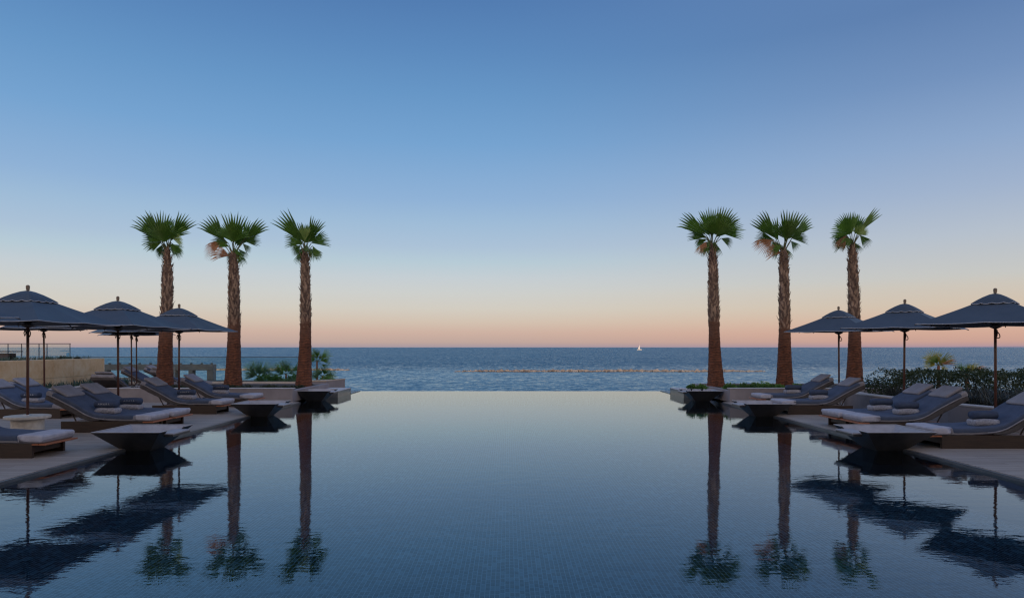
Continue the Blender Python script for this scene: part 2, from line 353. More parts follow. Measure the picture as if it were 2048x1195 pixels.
def leaf(name, c0, c1, scale=3, transl=.35, rough=.45):
    m, t, b = mat(name)
    oi = t.nodes.new('ShaderNodeObjectInfo')
    n = noise_node(t, scale, 3, .6, mapping(t)); cc = cramp(t, n.outputs[0], [(.3, c0), (.7, c1)])
    hv = t.nodes.new('ShaderNodeHueSaturation'); t.links.new(cc, hv.inputs['Color'])
    mrv = t.nodes.new('ShaderNodeMapRange'); mrv.inputs['To Min'].default_value = .75; mrv.inputs['To Max'].default_value = 1.3
    t.links.new(oi.outputs['Random'], mrv.inputs['Value']); t.links.new(mrv.outputs[0], hv.inputs['Value'])
    t.links.new(hv.outputs[0], b.inputs['Base Color']); b.inputs['Roughness'].default_value = rough
    tl = t.nodes.new('ShaderNodeBsdfTranslucent'); t.links.new(hv.outputs[0], tl.inputs['Color'])
    mi = t.nodes.new('ShaderNodeMixShader'); mi.inputs[0].default_value = transl
    t.links.new(b.outputs[0], mi.inputs[1]); t.links.new(tl.outputs[0], mi.inputs[2]); t.links.new(mi.outputs[0], t.nodes['Material Output'].inputs[0])
    return m
M['frond'] = leaf('palm frond green', (.050,.128,.017), (.115,.235,.034), 2)
M['frond_light'] = leaf('young frond green', (.2,.32,.08), (.3,.42,.12), 3)
M['frond_dead'] = leaf('dead frond brown', (.30,.15,.085), (.5,.28,.16), 6, .25, .8)
M['frond_warm'] = leaf('yellow green frond', (.15,.21,.04), (.40,.32,.06), 3)
M['frond_low'] = leaf('low fan palm green', (.07,.15,.06), (.15,.26,.12), 3)
M['hedge'] = leaf('hedge leaf', (.020,.036,.013), (.046,.070,.024), 1.2, .3)
M['shrub'] = leaf('low shrub leaf', (.06,.15,.03), (.14,.27,.06), 4, .3)
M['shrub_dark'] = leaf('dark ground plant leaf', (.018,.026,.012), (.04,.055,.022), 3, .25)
M['grass'] = leaf('blue green blade', (.030,.065,.045), (.065,.11,.075), 3, .25)
M['lavender'] = leaf('grey spiky leaf', (.030,.038,.034), (.060,.07,.062), 3, .2)

# glass
m, t, b = mat('clear balustrade glass'); t.nodes.remove(b)
o_ = t.nodes['Material Output']; gl = t.nodes.new('ShaderNodeBsdfGlossy'); tr = t.nodes.new('ShaderNodeBsdfTransparent'); ms = t.nodes.new('ShaderNodeMixShader'); fz = t.nodes.new('ShaderNodeFresnel')
gl.inputs['Roughness'].default_value = 0.02; tr.inputs['Color'].default_value = (.88,.95,.94,1); fz.inputs['IOR'].default_value = 1.5
t.links.new(fz.outputs[0], ms.inputs[0]); t.links.new(tr.outputs[0], ms.inputs[1]); t.links.new(gl.outputs[0], ms.inputs[2]); t.links.new(ms.outputs[0], o_.inputs[0])
M['glass'] = m

# ------------------------------------------------------------------ setting
def struct(name, mb, m, **k):
    o = mb.build(name, m, **k); o['kind'] = 'structure'; return o
D = 0.05                         # deck height above the pool water
PW, PF, PN = 6.98, 27.3, 0.9     # pool half width, far edge, near edge
IW = 6.34                        # half width of the far part between the planters
JY = 25.9                       # where the pool narrows
struct('sea', MB().add([(-30000,28.2,-4.15),(30000,28.2,-4.15),(30000,40000,-4.15),(-30000,40000,-4.15)], [(0,1,2,3)]), M['sea'])
struct('ground', MB().box(-400, 400, -80, 74, -8, -4.10), M['sand'])
mb = MB()
mb.box(-60, -PW, -12, 21.4, -4.05, D); mb.box(-60, -7.2, 21.404, 26.3, -4.05, D); mb.box(-60, -8.7, 26.303, 31.3, -4.05, D); mb.box(PW, 60, -12, 21.4, -4.05, D); mb.box(7.2, 60, 21.404, 26.3, -4.05, D)
mb.box(-PW+.003, PW-.003, -12, PN, -4.05, D-.002)
struct('pool_deck', mb, M['deck'])
mb = MB()
mb.box(-PW-.003, -PW+.05, PN, 21.397, -.62, D-.008); mb.box(PW-.05, PW+.003, PN, 21.397, -.62, D-.008)
struct('pool_coping', mb, M['coping_face'])
mb = MB()
FL = -.60
mb.add([(-7.2,PN,FL),(7.2,PN,FL),(7.2,JY,FL),(-7.2,JY,FL)], [(0,1,2,3)])
mb.add([(-IW,JY,FL),(IW,JY,FL),(IW,PF,FL),(-IW,PF,FL)], [(0,1,2,3)])
struct('pool_floor', mb, M['mosaic'])
mb = MB()
mb.box(-IW, IW, PF, PF+.18, -4.08, -.006)
mb.box(-IW-.9, -IW, JY+.02, PF+.18, -4.06, .02); mb.box(IW, IW+.9, JY+.02, PF+.18, -4.06, .02)
struct('pool_edge_wall', mb, M['mosaic_wall'])
mb = MB()
mb.add([(-PW+.05,PN,0),(PW-.05,PN,0),(PW-.05,21.39,0),(7.2,21.4,0),(7.2,JY,0),(-7.2,JY,0),(-7.2,21.4,0),(-PW+.05,21.39,0)], [tuple(range(8))])
mb.add([(-IW,JY,0),(IW,JY,0),(IW,PF+.18,0),(-IW,PF+.18,0)], [(0,1,2,3)])
struct('pool_water', mb, M['pool_water'])
# far faint land on the right of the horizon
mb = MB(); N = 60; vs = []
for i in range(N+1):
    u = i/N; x = 12500 + 16000*u; h = (34*min(1, u*3.2)*(1-.2*u) + 22*noise.noise(Vector((u*9, 0, 3))))*min(1, u*6)
    vs += [(x, 21000, -6), (x, 22500, max(2, h)), (x, 26000, -6)]
fs = []
for i in range(N):
    for k in range(2): fs.append((i*3+k, i*3+3+k, i*3+4+k, i*3+1+k))
mb.add(vs, fs); struct('hills', mb, M['far_land'], smooth=True)

# ------------------------------------------------------------------ planters
PY = 21.4
def planter(side, outer):
    # side -1 left, +1 right.  wall blocks round a soil bed, with a niche for the far fountain
    label = {-1: 'long low grey planter wall with three palms at left end of pool', 1: 'long low grey planter wall with three palms at right end of pool'}[side]
    root = empty('planter', (side*8.5, PY, D), label, 'planter', 'raised palm planters at the far end of the pool')
    def bx(mb, xa, xb, ya, yb, za, zb):
        x0, x1 = sorted((side*xa, side*xb)); mb.box(x0-side*8.5, x1-side*8.5, ya-PY, yb-PY, za-D, zb-D, bev=.008)
    H = .48
    w_ = MB()
    bx(w_, 7.2, outer, PY, PY+.22, -.3, H); bx(w_, 7.2, 7.4, PY+.224, 25.6, -.3, .42)
    bx(w_, outer-.22, outer, PY+.224, 25.6, D, H); bx(w_, 7.2, outer, 25.604, 25.8, D, .42)
    w_.build('wall', M['wall_mauve'], root)
    c_ = MB()
    bx(c_, 7.18, outer+.01, PY-.012, PY+.25, H+.002, H+.026)
    c_.build('coping', M['wall_cap'], root)
    s = MB(); bx(s, 7.4, outer-.22, PY+.224, 25.6, .1, .40); s.build('soil', M['soil'], root)
    e = MB(); bx(e, 6.36, 7.197, 23.9, 25.9, -.62, .225); e.build('end_block', M['dark_stone'], root, label='dark honed stone end block standing in the pool')
    e = MB(); bx(e, 6.345, 7.197, 23.885, 25.915, .228, .245); e.build('block_cap', M['wall_cap'], root)
    return root
planter(-1, 13.35); planter(1, 13.6)

# low curb wall behind the right loungers
def wall_along(name, pts, wd, z0, z1, matn, label, cat, group=None, cap=True):
    root = empty(name, (pts[0][0], pts[0][1], z0), label, cat, group)
    o = Vector((pts[0][0], pts[0][1], z0))
    def strip(w2, za, zb):
        L = []; Rr = []
        for i, p in enumerate(pts):
            a_ = Vector(pts[max(0, i-1)]); b_ = Vector(pts[min(len(pts)-1, i+1)]); d = (b_-a_).normalized(); n_ = Vector((-d.y, d.x))
            q = Vector(p); L.append(q + n_*w2); Rr.append(q - n_*w2)
        vs = []; k = len(pts)
        for zz in (za, zb):
            vs += [Vector((q.x, q.y, zz)) - o for q in L] + [Vector((q.x, q.y, zz)) - o for q in Rr]
        fs = []
        for i in range(k-1):
            fs += [(i, i+1, 2*k+i+1, 2*k+i), (k+i, 3*k+i, 3*k+i+1, k+i+1), (2*k+i, 2*k+i+1, 3*k+i+1, 3*k+i)]
        fs += [(0, 2*k, 3*k, k), (k-1, 2*k-1, 4*k-1, 3*k-1)]
        return MB().add(vs, fs)
    strip(wd/2, z0, z1).build('wall', M[matn], root)
    if cap: strip(wd/2+.012, z1+.002, z1+.03).build('coping', M['wall_cap'], root)
    return root
wall_along('garden_wall', [(X(1700,19.8),19.8),(X(1726,18.6)+.0,18.6),(X(1806,16.9)+.05,16.9),(X(1900,15.3)+.1,15.3),(X(1990,14.2)+.2,14.2),(11.6,12.2),(12.4,10.2)], .34, D, .50, 'wall_mauve',
           'low grey garden wall curving behind the right hand loungers', 'wall')
wall_along('garden_wall', [(-16.6,15.0),(-16.2,19.0),(-15.8,22.4),(-15.6,25.2)], .30, D, .40, 'wall_mauve',
           'low pale edged garden wall in front of the grass strip below the beige stone wall', 'wall')

# beige stone wall, left
bw = empty('stone_wall', (-18.6, 26, D), 'tall mottled beige stone wall at left edge behind the loungers', 'wall')
xa, ya = X(-60, 22.0), 20.5; xb, yb = X(209, 30), 30.0
d_ = Vector((xb-xa, yb-ya, 0)); Lw = d_.length; ang = math.atan2(d_.y, d_.x)
MW = Matrix.Translation(Vector((xa+18.6, ya-26, -D))) @ Matrix.Rotation(ang, 4, 'Z')
pan = MB(); HW = 1.345
cuts = [0, Lw*.40, Lw*.62, Lw*.76, Lw*.885, Lw*.985, Lw]
for i in range(len(cuts)-1):
    for za, zb in ((D-.3, .60), (.61, HW)):
        pan.box(cuts[i]+.006, cuts[i+1]-.006, 0, .5, za, zb, M=MW, bev=.006)
pan.build('stone_panel', M['beige_wall'], bw)
MB().box(0.02, Lw-.02, .03, .48, D, HW-.02, M=MW).build('joint', M['concrete'], bw)
def blades(mb, pts, h, spread, n, wd=.02):
    for p in pts:
        for _ in range(n):
            a_ = rnd.uniform(0, 2*math.pi); l = h*rnd.uniform(.5, 1.1); s = spread*rnd.uniform(.2, 1)
            b0 = Vector(p) + Vector((rnd.gauss(0,.04), rnd.gauss(0,.04), 0)); dd = Vector((math.cos(a_), math.sin(a_), 0)); sd_ = Vector((-dd.y, dd.x, 0))*wd
            m1 = b0 + dd*s*.4 + Vector((0,0,l*.65)); t1 = b0 + dd*s + Vector((0,0,l*rnd.uniform(.75,1)))
            mb.add([b0-sd_, b0+sd_, m1+sd_*.8, m1-sd_*.8, t1], [(0,1,2,3),(3,2,4)])
wall_nrm = Vector((-d_.y, d_.x, 0)).normalized(); wall_dir = d_.normalized()
# upper terrace behind the wall (ground the glass rail stands on)
mb = MB()
vs = [Vector((xa,ya,0))+wall_nrm*.3, Vector((xb,yb,0))+wall_nrm*.3, Vector((xb-6,37,0)), Vector((-60,37,0)), Vector((-60,18,0))]
mb.add([(v_.x, v_.y, z_) for z_ in (-4, HW-.06) for v_ in vs], [(5,6,7,8,9)] + [(i, (i+1)%5, (i+1)%5+5, i+5) for i in range(5)])
struct('upper_terrace', mb, M['deck'])
mb = MB(); pts = []
for i in range(150):
    u = rnd.random(); q = Vector((xa,ya,HW-.08)) + wall_dir*Lw*u + wall_nrm*rnd.uniform(.5, 1.6); pts.append(q)
blades(mb, pts, .24, .16, 9, .012)
tag(mb.build('grass', M['grass']), 'ragged grass growing along the top of the beige stone wall', 'grass', kind='stuff')
mb = MB(); pts = []
for i in range(170):
    u = rnd.random(); q = Vector((xa,ya,D)) + wall_dir*Lw*u - wall_nrm*rnd.uniform(.2, 1.3); pts.append(q)
blades(mb, pts, .50, .34, 9, .018)
tag(mb.build('grass', M['grass']), 'strappy blue green plants along the foot of the beige stone wall', 'grass', kind='stuff')

# ------------------------------------------------------------------ leafy plants
def clump(mb, c, r, n, ls, squash=.75, up=.5):
    c = Vector(c)
    for _ in range(n):
        d = Vector((rnd.gauss(0,1), rnd.gauss(0,1), rnd.gauss(0,1))).normalized()
        rr = r * (rnd.random() ** .35)
        bumpf = 1 + .28*noise.noise(d*2.3 + c*3)
        p = c + Vector((d.x*rr*bumpf, d.y*rr*bumpf, abs(d.z)*rr*squash*bumpf))
        q = (d + Vector((rnd.gauss(0,.6), rnd.gauss(0,.6), up + rnd.gauss(0,.4)))).normalized()
        s = q.orthogonal().normalized(); s = Matrix.Rotation(rnd.uniform(0, 6.28), 3, q) @ s
        L = ls*rnd.uniform(.6, 1.3); w2 = L*.32; nrm = q.cross(s)*L*.1
        mb.add([p, p+q*L*.5+s*w2+nrm, p+q*L, p+q*L*.5-s*w2+nrm], [(0,1,2,3)])
def shrub(c, r, n, ls, m, label, group, cat='shrub', name='shrub', squash=.8):
    root = empty(name, c, label, cat, group)
    mb = MB(); clump(mb, (0,0,.02), r, n, ls, squash); mb.build('foliage', M[m], root)
    st = MB()
    for k in range(5):
        a_ = k*1.26+rnd.random(); st.tube([(0,0,-.05), (math.cos(a_)*r*.3, math.sin(a_)*r*.3, r*.3), (math.cos(a_)*r*.6, math.sin(a_)*r*.6, r*.55)], [.012,.009,.004], 5)
    st.build('stem', M['soil'], root); return root
# right planter: row of rounded green shrubs
words = ['small dark green shrub directly left of the first right palm', 'low green shrub at the left foot of the first right palm', 'green shrub just right of the first right palm',
         'bright green shrub third along between first and second right palms', 'fuller green shrub midway between first and second right palms', 'widest green shrub between first and second right palms', 'green shrub just left of the second right palm',
         'small green shrub at left base of the second right palm', 'low shrub directly right of the second right palm', 'small shrub behind the farthest right lounger pillow']
for (px, r_), lb in zip([(1383,.14),(1404,.16),(1461,.22),(1487,.20),(1509,.22),(1528,.25),(1546,.2),(1560,.17),(1592,.2),(1625,.22)], words):
    Y = 22.3 + rnd.uniform(-.2,.3)
    shrub((X(px, Y), Y, .40), r_*1.05, 420, .065, 'shrub', lb, 'low shrubs in the right palm planter')
# ground cover both planters
def cover(x0, x1, y0, y1, z, n, r, m, label, ls=.06):
    mb = MB()
    for _ in range(n):
        clump(mb, (rnd.uniform(x0,x1), rnd.uniform(y0,y1), z), r*rnd.uniform(.6,1.2), 45, ls, .7)
    o = mb.build('ground_cover', M[m]); return tag(o, label, 'ground cover', kind='stuff')
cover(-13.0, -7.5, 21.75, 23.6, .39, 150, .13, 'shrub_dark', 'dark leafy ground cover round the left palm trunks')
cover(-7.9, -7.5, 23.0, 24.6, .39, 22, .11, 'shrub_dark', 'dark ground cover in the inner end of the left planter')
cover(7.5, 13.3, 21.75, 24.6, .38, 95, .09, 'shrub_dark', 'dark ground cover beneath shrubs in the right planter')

# hedge, right
def hedge():
    root = empty('hedge', (13.9, 19.6, D), 'long dark leafy hedge behind the right hand loungers', 'hedge')
    mb = MB(); rh = random.Random(3)
    for _ in range(33000):
        x = rh.uniform(-3.15, 6.5); y = rh.uniform(-1.0, 1.0)
        top = 1.06 + .17*noise.noise(Vector((x*1.1, y*1.2, 0))) + .10*noise.noise(Vector((x*3.7, y*3, 5)))
        if x < -2.3: top *= max(.0, .55 + .45*(x+3.15)/.85)
        z = top * (1 - rh.random()**1.6)
        if noise.noise(Vector((x*2.2, y*2.2, z*2.2))) < -.16 and rh.random() < .9: continue
        q = Vector((rh.gauss(0,1), rh.gauss(0,1)-.3, rh.gauss(0,.8)+.6)).normalized()
        s = Matrix.Rotation(rh.uniform(0,6.28), 3, q) @ q.orthogonal().normalized()
        L = rh.uniform(.05, .095); p = Vector((x,y,z)); nn = q.cross(s)*L*.1
        mb.add([p, p+q*L*.5+s*L*.27+nn, p+q*L, p+q*L*.5-s*L*.27+nn], [(0,1,2,3)])
    mb.build('foliage', M['hedge'], root)
    st = MB()
    for _ in range(70):
        x = rh.uniform(-2.9, 6.3); y = rh.uniform(-.7,.7)
        st.tube([(x,y,-.05),(x+rh.uniform(-.1,.1),y,.4),(x+rh.uniform(-.25,.25),y+rh.uniform(-.2,.2),.95)], [.02,.013,.005], 5)
    st.build('stem', M['soil'], root)
hedge()
mb = MB(); pts = []
for i in range(520):
    y = rnd.uniform(12.3, 18.6); u = (y-12.3)/6.3
    x0 = 11.9 - 1.25*u; x = x0 + rnd.random()**1.4*3.2
    pts.append((x, y, D + rnd.uniform(0,.25)))
blades(mb, pts, .58, .34, 18, .013)
tag(mb.build('ground_cover', M['lavender']), 'dark spiky low plants between the right garden wall and hedge', 'ground cover', kind='stuff')

# ------------------------------------------------------------------ palms
def fan(mb, hub, u, v, Rr, spread, web=.55, cup=.25, droop=.12, step=5.5, rg=rnd):
    """pleated fan leaf; u axis, v lateral; tips separate beyond web*R"""
    u = u.normalized(); v = (v - u*v.dot(u)).normalized(); n_ = u.cross(v)
    k = max(4, int(spread/step)); hub = Vector(hub)
    def pt(a_, rr, lift=0):
        t_ = R(a_); fr = rr/Rr
        p = hub + (u*math.cos(t_) + v*math.sin(t_))*rr + n_*(cup*rr*(abs(a_)/90)**2 + lift)
        p.z -= droop*Rr*fr**3*(.6+.4*abs(math.sin(t_)))
        return p
    for i in range(k):
        a0 = -spread/2 + spread*i/k; a1 = a0 + spread/k; am = (a0+a1)/2
        Rl = Rr*(.80 + .20*math.cos(R(am)*.9))*rg.uniform(.93, 1.04); wb = Rr*web*rg.uniform(.88,1.08)
        pl = .018*Rr
        vs = [pt(a0, .02), pt(a1, .02), pt(a0, wb), pt(am, wb, pl*2), pt(a1, wb), pt(am, .02)]
        q = (a1-a0)*.16
        a_t = am + rg.uniform(-1.2,1.2)
        w1, w2 = pt(am-q*1.35, (wb+Rl)/2), pt(am+q*1.35, (wb+Rl)/2)
        tip = pt(a_t, Rl); tip.z -= rg.uniform(0,.05)*Rr
        mb.add(vs + [w1, w2, tip], [(0,5,3,2),(5,1,4,3),(2,3,6),(3,4,7),(6,3,8),(3,7,8)])

def palm(cx, Y, zg, label, tt, prof, fans, seed, bend=0):
    """cx base px, tt = (px,py) trunk top, prof = [(py, halfwidth px)] from base to top"""
    rg = random.Random(seed); s = Y/F
    base = Vector((X(cx, Y), Y, zg)); root = empty('palm_tree', base, label, 'palm tree', 'palm trees in the planters')
    def zz(py): return CZ - (py-694)*s - zg
    zt = zz(tt[1]); xt = (tt[0]-cx)*s
    def cen(z):
        u = max(0, z/zt); return Vector((xt*u**1.3 + bend*s*math.sin(math.pi*u), .06*math.sin(u*4+seed), z))
    pr = sorted([(zz(py), hw*s*.93) for py, hw in prof])
    def rad(z):
        if z <= pr[0][0]: return pr[0][1]
        for (z0, r0), (z1, r1) in zip(pr, pr[1:]):
            if z <= z1: return r0 + (r1-r0)*(z-z0)/(z1-z0)
        return pr[-1][1]
    zsplit = zz(650 + rg.uniform(-8, 8))
    for part, z0, z1, mn in (('trunk', -.15, zsplit, 'bark_low'), ('upper_trunk', zsplit-.02, zt, 'bark_high')):
        mb = MB(); n_ = 30; rows = int((z1-z0)/.028); vs = []; fs = []
        for i in range(rows+1):
            z = z0 + (z1-z0)*i/rows; c = cen(z)
            for k in range(n_):
                th = 2*math.pi*k/n_
                if part == 'trunk':
                    ph = (z + .02*noise.noise(Vector((math.cos(th)*1.5, math.sin(th)*1.5, z*2)))) / .062
                    r = rad(z) + .010*(ph % 1) + .014*noise.noise(Vector((math.cos(th)*3, math.sin(th)*3, z*9)))
                else:
                    r = rad(z)*.90 + .022*noise.noise(Vector((math.cos(th)*3, math.sin(th)*3, z*6+seed)))
                vs.append(c + Vector((math.cos(th)*r, math.sin(th)*r, 0)))
        for i in range(rows):
            for k in range(n_): fs.append((i*n_+k, i*n_+(k+1)%n_, (i+1)*n_+(k+1)%n_, (i+1)*n_+k))
        fs.append(tuple(rows*n_+k for k in range(n_)))
        mb.add(vs, fs); mb.build(part, M[mn], root, label='rusty orange brown ringed lower trunk' if part == 'trunk' else 'rough grey brown upper trunk')
    # cut leaf bases
    mb = MB(); z = zsplit - rg.uniform(.05, .38); ga = 0
    while z < zt - .02:
        ga += 2.399963 + rg.uniform(-.3,.3)
        u = (z - zsplit)/(zt - zsplit); r = rad(z)*.90; c = cen(z)
        er = Vector((math.cos(ga), math.sin(ga), 0)); tn = Vector((-er.y, er.x, 0))
        top = max(0, (u-.68)/.32)
        L = rg.uniform(.13,.26)*(1-.25*top); w_ = rg.uniform(.030,.060)*(1-.45*top); outw = rg.uniform(.015,.065)*(1.6 if rg.random() < .08 else 1) + top*rg.uniform(.04,.14)
        lean = rg.uniform(-.05,.05)
        p0 = c + er*(r-.02); p1 = c + er*(r+outw*.45) + Vector((0,0,L*.5)) + tn*lean*.4; p2 = c + er*(r+outw) + Vector((0,0,L)) + tn*lean
        if rg.random() < .16 + .3*top: p2.z -= L*.5; p2 += er*.03
        th_ = er*.012
        mb.add([p0-tn*w_, p0+tn*w_, p1+tn*w_*.85, p1-tn*w_*.85, p2+tn*w_*.35, p2-tn*w_*.35, p0-tn*w_*.6+th_, p0+tn*w_*.6+th_, p1+th_*1.3],
               [(0,1,2,3),(3,2,4,5),(6,7,8),(0,6,8,3),(7,1,2,8),(3,8,2)])
        z += .0125
    mb.build('leaf_bases', M['leaf_base'], root)
    # fronds
    top = cen(zt)
    fans = list(fans)
    for q in range(9):      # shaggy undergrowth of small half-hidden fronds round the heart of the crown
        an = rg.choice([rg.uniform(195, 262), rg.uniform(-82, -15), rg.uniform(40, 140), rg.uniform(150, 200)])
        fans.append((tt[0] + math.cos(R(an))*rg.uniform(4, 11), tt[1] - 12 - math.sin(R(an))*rg.uniform(2, 9), an, rg.uniform(20, 34), rg.uniform(34, 64), rg.choice(['frond', 'frond', 'frond_low', 'frond']) if math.sin(R(an)) < 0 else 'frond', rg.uniform(-.3, .4), rg.uniform(-40, 40)))
    for f in fans:
        hx, hy, ang_, Rp, sp = f[:5]; kind = f[5] if len(f) > 5 else 'frond'; dep = f[6] if len(f) > 6 else rg.uniform(-.25,.25); tilt = f[7] if len(f) > 7 else rg.uniform(-25,25)
        hub = Vector(((hx-cx)*s, dep*.5, zz(hy))); a_ = R(ang_)
        u = Vector((math.cos(a_), dep*.7, math.sin(a_))).normalized(); v = Vector((-math.sin(a_), 0, math.cos(a_)))
        v = (Matrix.Rotation(R(tilt), 3, u) @ (v - u*v.dot(u)).normalized())
        mb = MB(); dead = kind == 'frond_dead'
        fan(mb, hub, u, v, Rp*s, sp, web=.42 if dead else .62, cup=rg.uniform(-.2,.2), droop=.28 if dead else (.22 if ang_ > 185 or ang_ < 0 else .05), rg=rg)
        fo = mb.build('dead_frond' if dead else 'frond', M[kind], root)
        pm = MB(); st_ = top + Vector((rg.uniform(-.03,.03), rg.uniform(-.03,.03), -.15)); md = (st_+hub)/2 + Vector((0,0,.05))
        pm.tube([st_, md, hub, hub + u*Rp*s*.12], [.022,.016,.012,.004], 6); pm.build('petiole', M['petiole'] if not dead else M['leaf_base'], fo)
    return root
ZG = .39; YP = 24.0
pf_wide = [(779,20),(768,18.5),(750,16.5),(730,15),(700,13.8),(665,12.6),(650,13),(620,12.6),(590,12),(560,11.3),(530,10),(512,8.8),(500,6.5)]
palm(331, YP, ZG, 'leftmost palm tree with full green crown beside the left parasols', (334,497),
     [(779,18.5),(760,17),(735,15),(700,14),(665,13.2),(640,13.2),(620,12.5),(590,12),(560,11.5),(540,10.5),(528,8),(510,6.5),(497,5.5)],
     [(320,481,128,67,50,'frond',-.15,6),(321,483,168,46,80,'frond',.15,-15),(328,484,90,63,66,'frond',-.3,8),(342,475,54,61,46,'frond',.1,20),(346,476,-8,27,76,'frond_light',-.2,30),
      (323,487,232,27,54,'frond',.2,20),(336,482,68,58,60,'frond',.3,-20),(328,482,110,58,60,'frond',.35,15),(340,478,28,46,30,'frond',-.1,40),(333,486,90,46,124,'frond',-.35,0),(340,484,-60,16,50,'frond_low',.2,0)], 11)
palm(467, YP, ZG, 'middle palm of the left three with brown dead fronds hanging on its left', (467,506), pf_wide,
     [(451,482,130,66,48,'frond',-.1,6),(471,488,83,67,54,'frond',-.3,5),(488,478,43,57,38,'frond',.1,15),(486,481,10,36,70,'frond',.15,-20),(470,485,86,44,136,'frond',-.35,0),
      (444,485,205,40,80,'frond_dead',-.1,30),(461,512,160,38,70,'frond_dead',-.2,15),(484,486,-45,22,56,'frond_low',.1,20),(461,484,112,54,50,'frond',.3,-15),(480,482,62,52,50,'frond',.35,15),(454,485,163,42,56,'frond',.25,20)], 12)
palm(607, YP, ZG, 'third left palm nearest the pool with a sparse split crown', (611,503),
     [(779,18),(765,17),(745,15.2),(720,13.5),(690,12.3),(655,11),(630,12),(600,11),(570,10.5),(545,10),(525,8.5),(515,9),(503,5)],
     [(606,482,131,75,40,'frond',-.1,8),(606,485,162,44,64,'frond',.1,-20),(619,482,62,54,44,'frond',-.2,6),(612,482,95,42,44,'frond',.3,35),(613,484,84,34,60,'frond_light',-.4,45),(607,484,118,50,40,'frond',.2,20),
      (626,492,-62,28,56,'frond',-.1,20),(600,488,232,26,56,'frond',.15,20),(621,485,22,40,64,'frond',.2,30),(616,488,-100,20,60,'frond_low',-.2,10),(610,486,70,40,120,'frond',-.1,0)], 13, 2)
palm(1433, YP, ZG, 'first right palm nearest the pool with a dense wide crown', (1424,490),
     [(779,18.5),(765,17.5),(745,15.5),(715,13),(680,11.5),(655,10.8),(635,12.5),(600,12.2),(570,11),(540,9.8),(515,9),(500,7.5),(490,5)],
     [(1411,470,144,67,42,'frond',-.1,8),(1420,470,92,58,62,'frond',-.2,5),(1441,468,27,46,92,'frond',-.3,0),(1432,470,66,59,60,'frond',-.35,5),(1414,473,163,40,60,'frond',.2,15),(1428,468,80,54,80,'frond',.35,0),
      (1410,484,246,30,70,'frond_dead',-.2,10),(1443,476,-18,27,64,'frond',.1,-20),(1422,470,118,50,60,'frond',.3,10),(1414,476,208,24,50,'frond',.2,10),(1430,472,85,42,140,'frond',-.4,0)], 14, -2)
palm(1570, YP, ZG, 'middle right palm with brown dead fronds drooping on its left', (1567,501),
     [(779,19),(765,17.5),(745,15.5),(715,13.6),(680,12),(655,11.5),(630,12),(600,11),(565,10.3),(540,10),(515,9.5),(501,7)],
     [(1550,477,130,66,48,'frond',-.1,6),(1570,483,83,67,54,'frond',-.3,5),(1587,473,43,57,38,'frond',.1,15),(1585,476,10,36,70,'frond',.15,-20),(1569,480,86,44,136,'frond',-.35,0),
      (1543,480,205,40,80,'frond_dead',-.1,30),(1560,507,160,38,70,'frond_dead',-.2,15),(1583,481,-45,22,56,'frond_low',.1,20),(1560,479,112,54,50,'frond',.3,-15),(1579,477,62,52,50,'frond',.35,15),(1553,480,163,42,56,'frond',.25,20)], 15, -1)
palm(1708, YP, ZG, 'rightmost palm with one frond pointing steeply up to the right', (1706,489),
     [(779,18.5),(765,17.5),(745,15.5),(715,13.6),(680,12),(655,11.5),(630,12.2),(600,12),(565,11),(535,9.5),(510,8.5),(489,5)],
     [(1700,468,132,50,128,'frond',-.25,0),(1713,468,50,67,30,'frond',-.1,30),(1709,472,72,24,150,'frond_light',-.5,10),(1688,472,236,30,56,'frond_dead',-.2,15),(1696,472,190,32,60,'frond',.1,15),
      (1718,470,-48,28,54,'frond',-.1,15),(1704,468,100,44,90,'frond',.3,5),(1712,468,62,50,44,'frond',.2,-20),(1698,474,222,26,60,'frond',.1,10)], 16)

# low fan palms
def fan_palm(px, py, Y, zg, hpx, label, group, fans, mname='frond_low'):
    s = Y/F; root = empty('fan_palm', (X(px,Y), Y, zg), label, 'fan palm', group)
    top = Vector((0, 0, CZ-(py-694)*s - zg)); t_ = MB(); t_.tube([(0,0,-.1), (0,0,top.z*.5), top], [.07,.055,.04], 10); t_.build('trunk', M['leaf_base'], root)
    fans = list(fans) + [(math.cos(R(q))*6, -math.sin(R(q))*4, q, fans[0][3]*.8, 70, fans[0][5]) for q in (20, 60, 100, 140, 165)]
    for (dx, dy, an, rp, sp, kd) in fans:
        a_ = R(an); dep = rnd.uniform(-.6,.6); u = Vector((math.cos(a_), dep, math.sin(a_))); v = Vector((-math.sin(a_), rnd.uniform(-.5,.5), math.cos(a_)))
        hub = top + Vector((dx*s, dep*.2, -dy*s)); mb = MB(); fan(mb, hub, u, v, rp*s, sp, web=.34, cup=rnd.uniform(-.3,.3), droop=.14, step=8)
        fo = mb.build('frond', M[kd], root); pm = MB(); pm.tube([top, (top+hub)/2+Vector((0,0,.02)), hub], [.014,.010,.007], 5); pm.build('petiole', M['petiole'], fo)
g_ = 'low fan palms beyond the left glass balustrade'
L_ = 'frond_low'
fan_palm(517, 752, 33.0, .1, 40, 'pale green low fan palm behind the glass between second and third left palms', g_, [(-8,-4,118,34,60,L_),(0,-6,92,34,60,L_),(8,-5,52,36,60,L_),(-10,2,160,24,60,L_),(10,2,15,26,70,L_),(0,-2,75,26,60,'frond_light'),(-4,0,135,26,50,L_)])
fan_palm(572, 748, 33.4, .1, 40, 'darker low fan palm behind glass directly left of the third left palm', g_, [(-10,-6,150,30,60,'frond'),(0,-8,95,28,80,L_),(12,-6,42,32,60,L_),(-14,2,185,24,60,'frond'),(8,4,0,24,60,L_),(0,-4,120,30,50,'frond'),(4,4,-30,20,60,L_)])
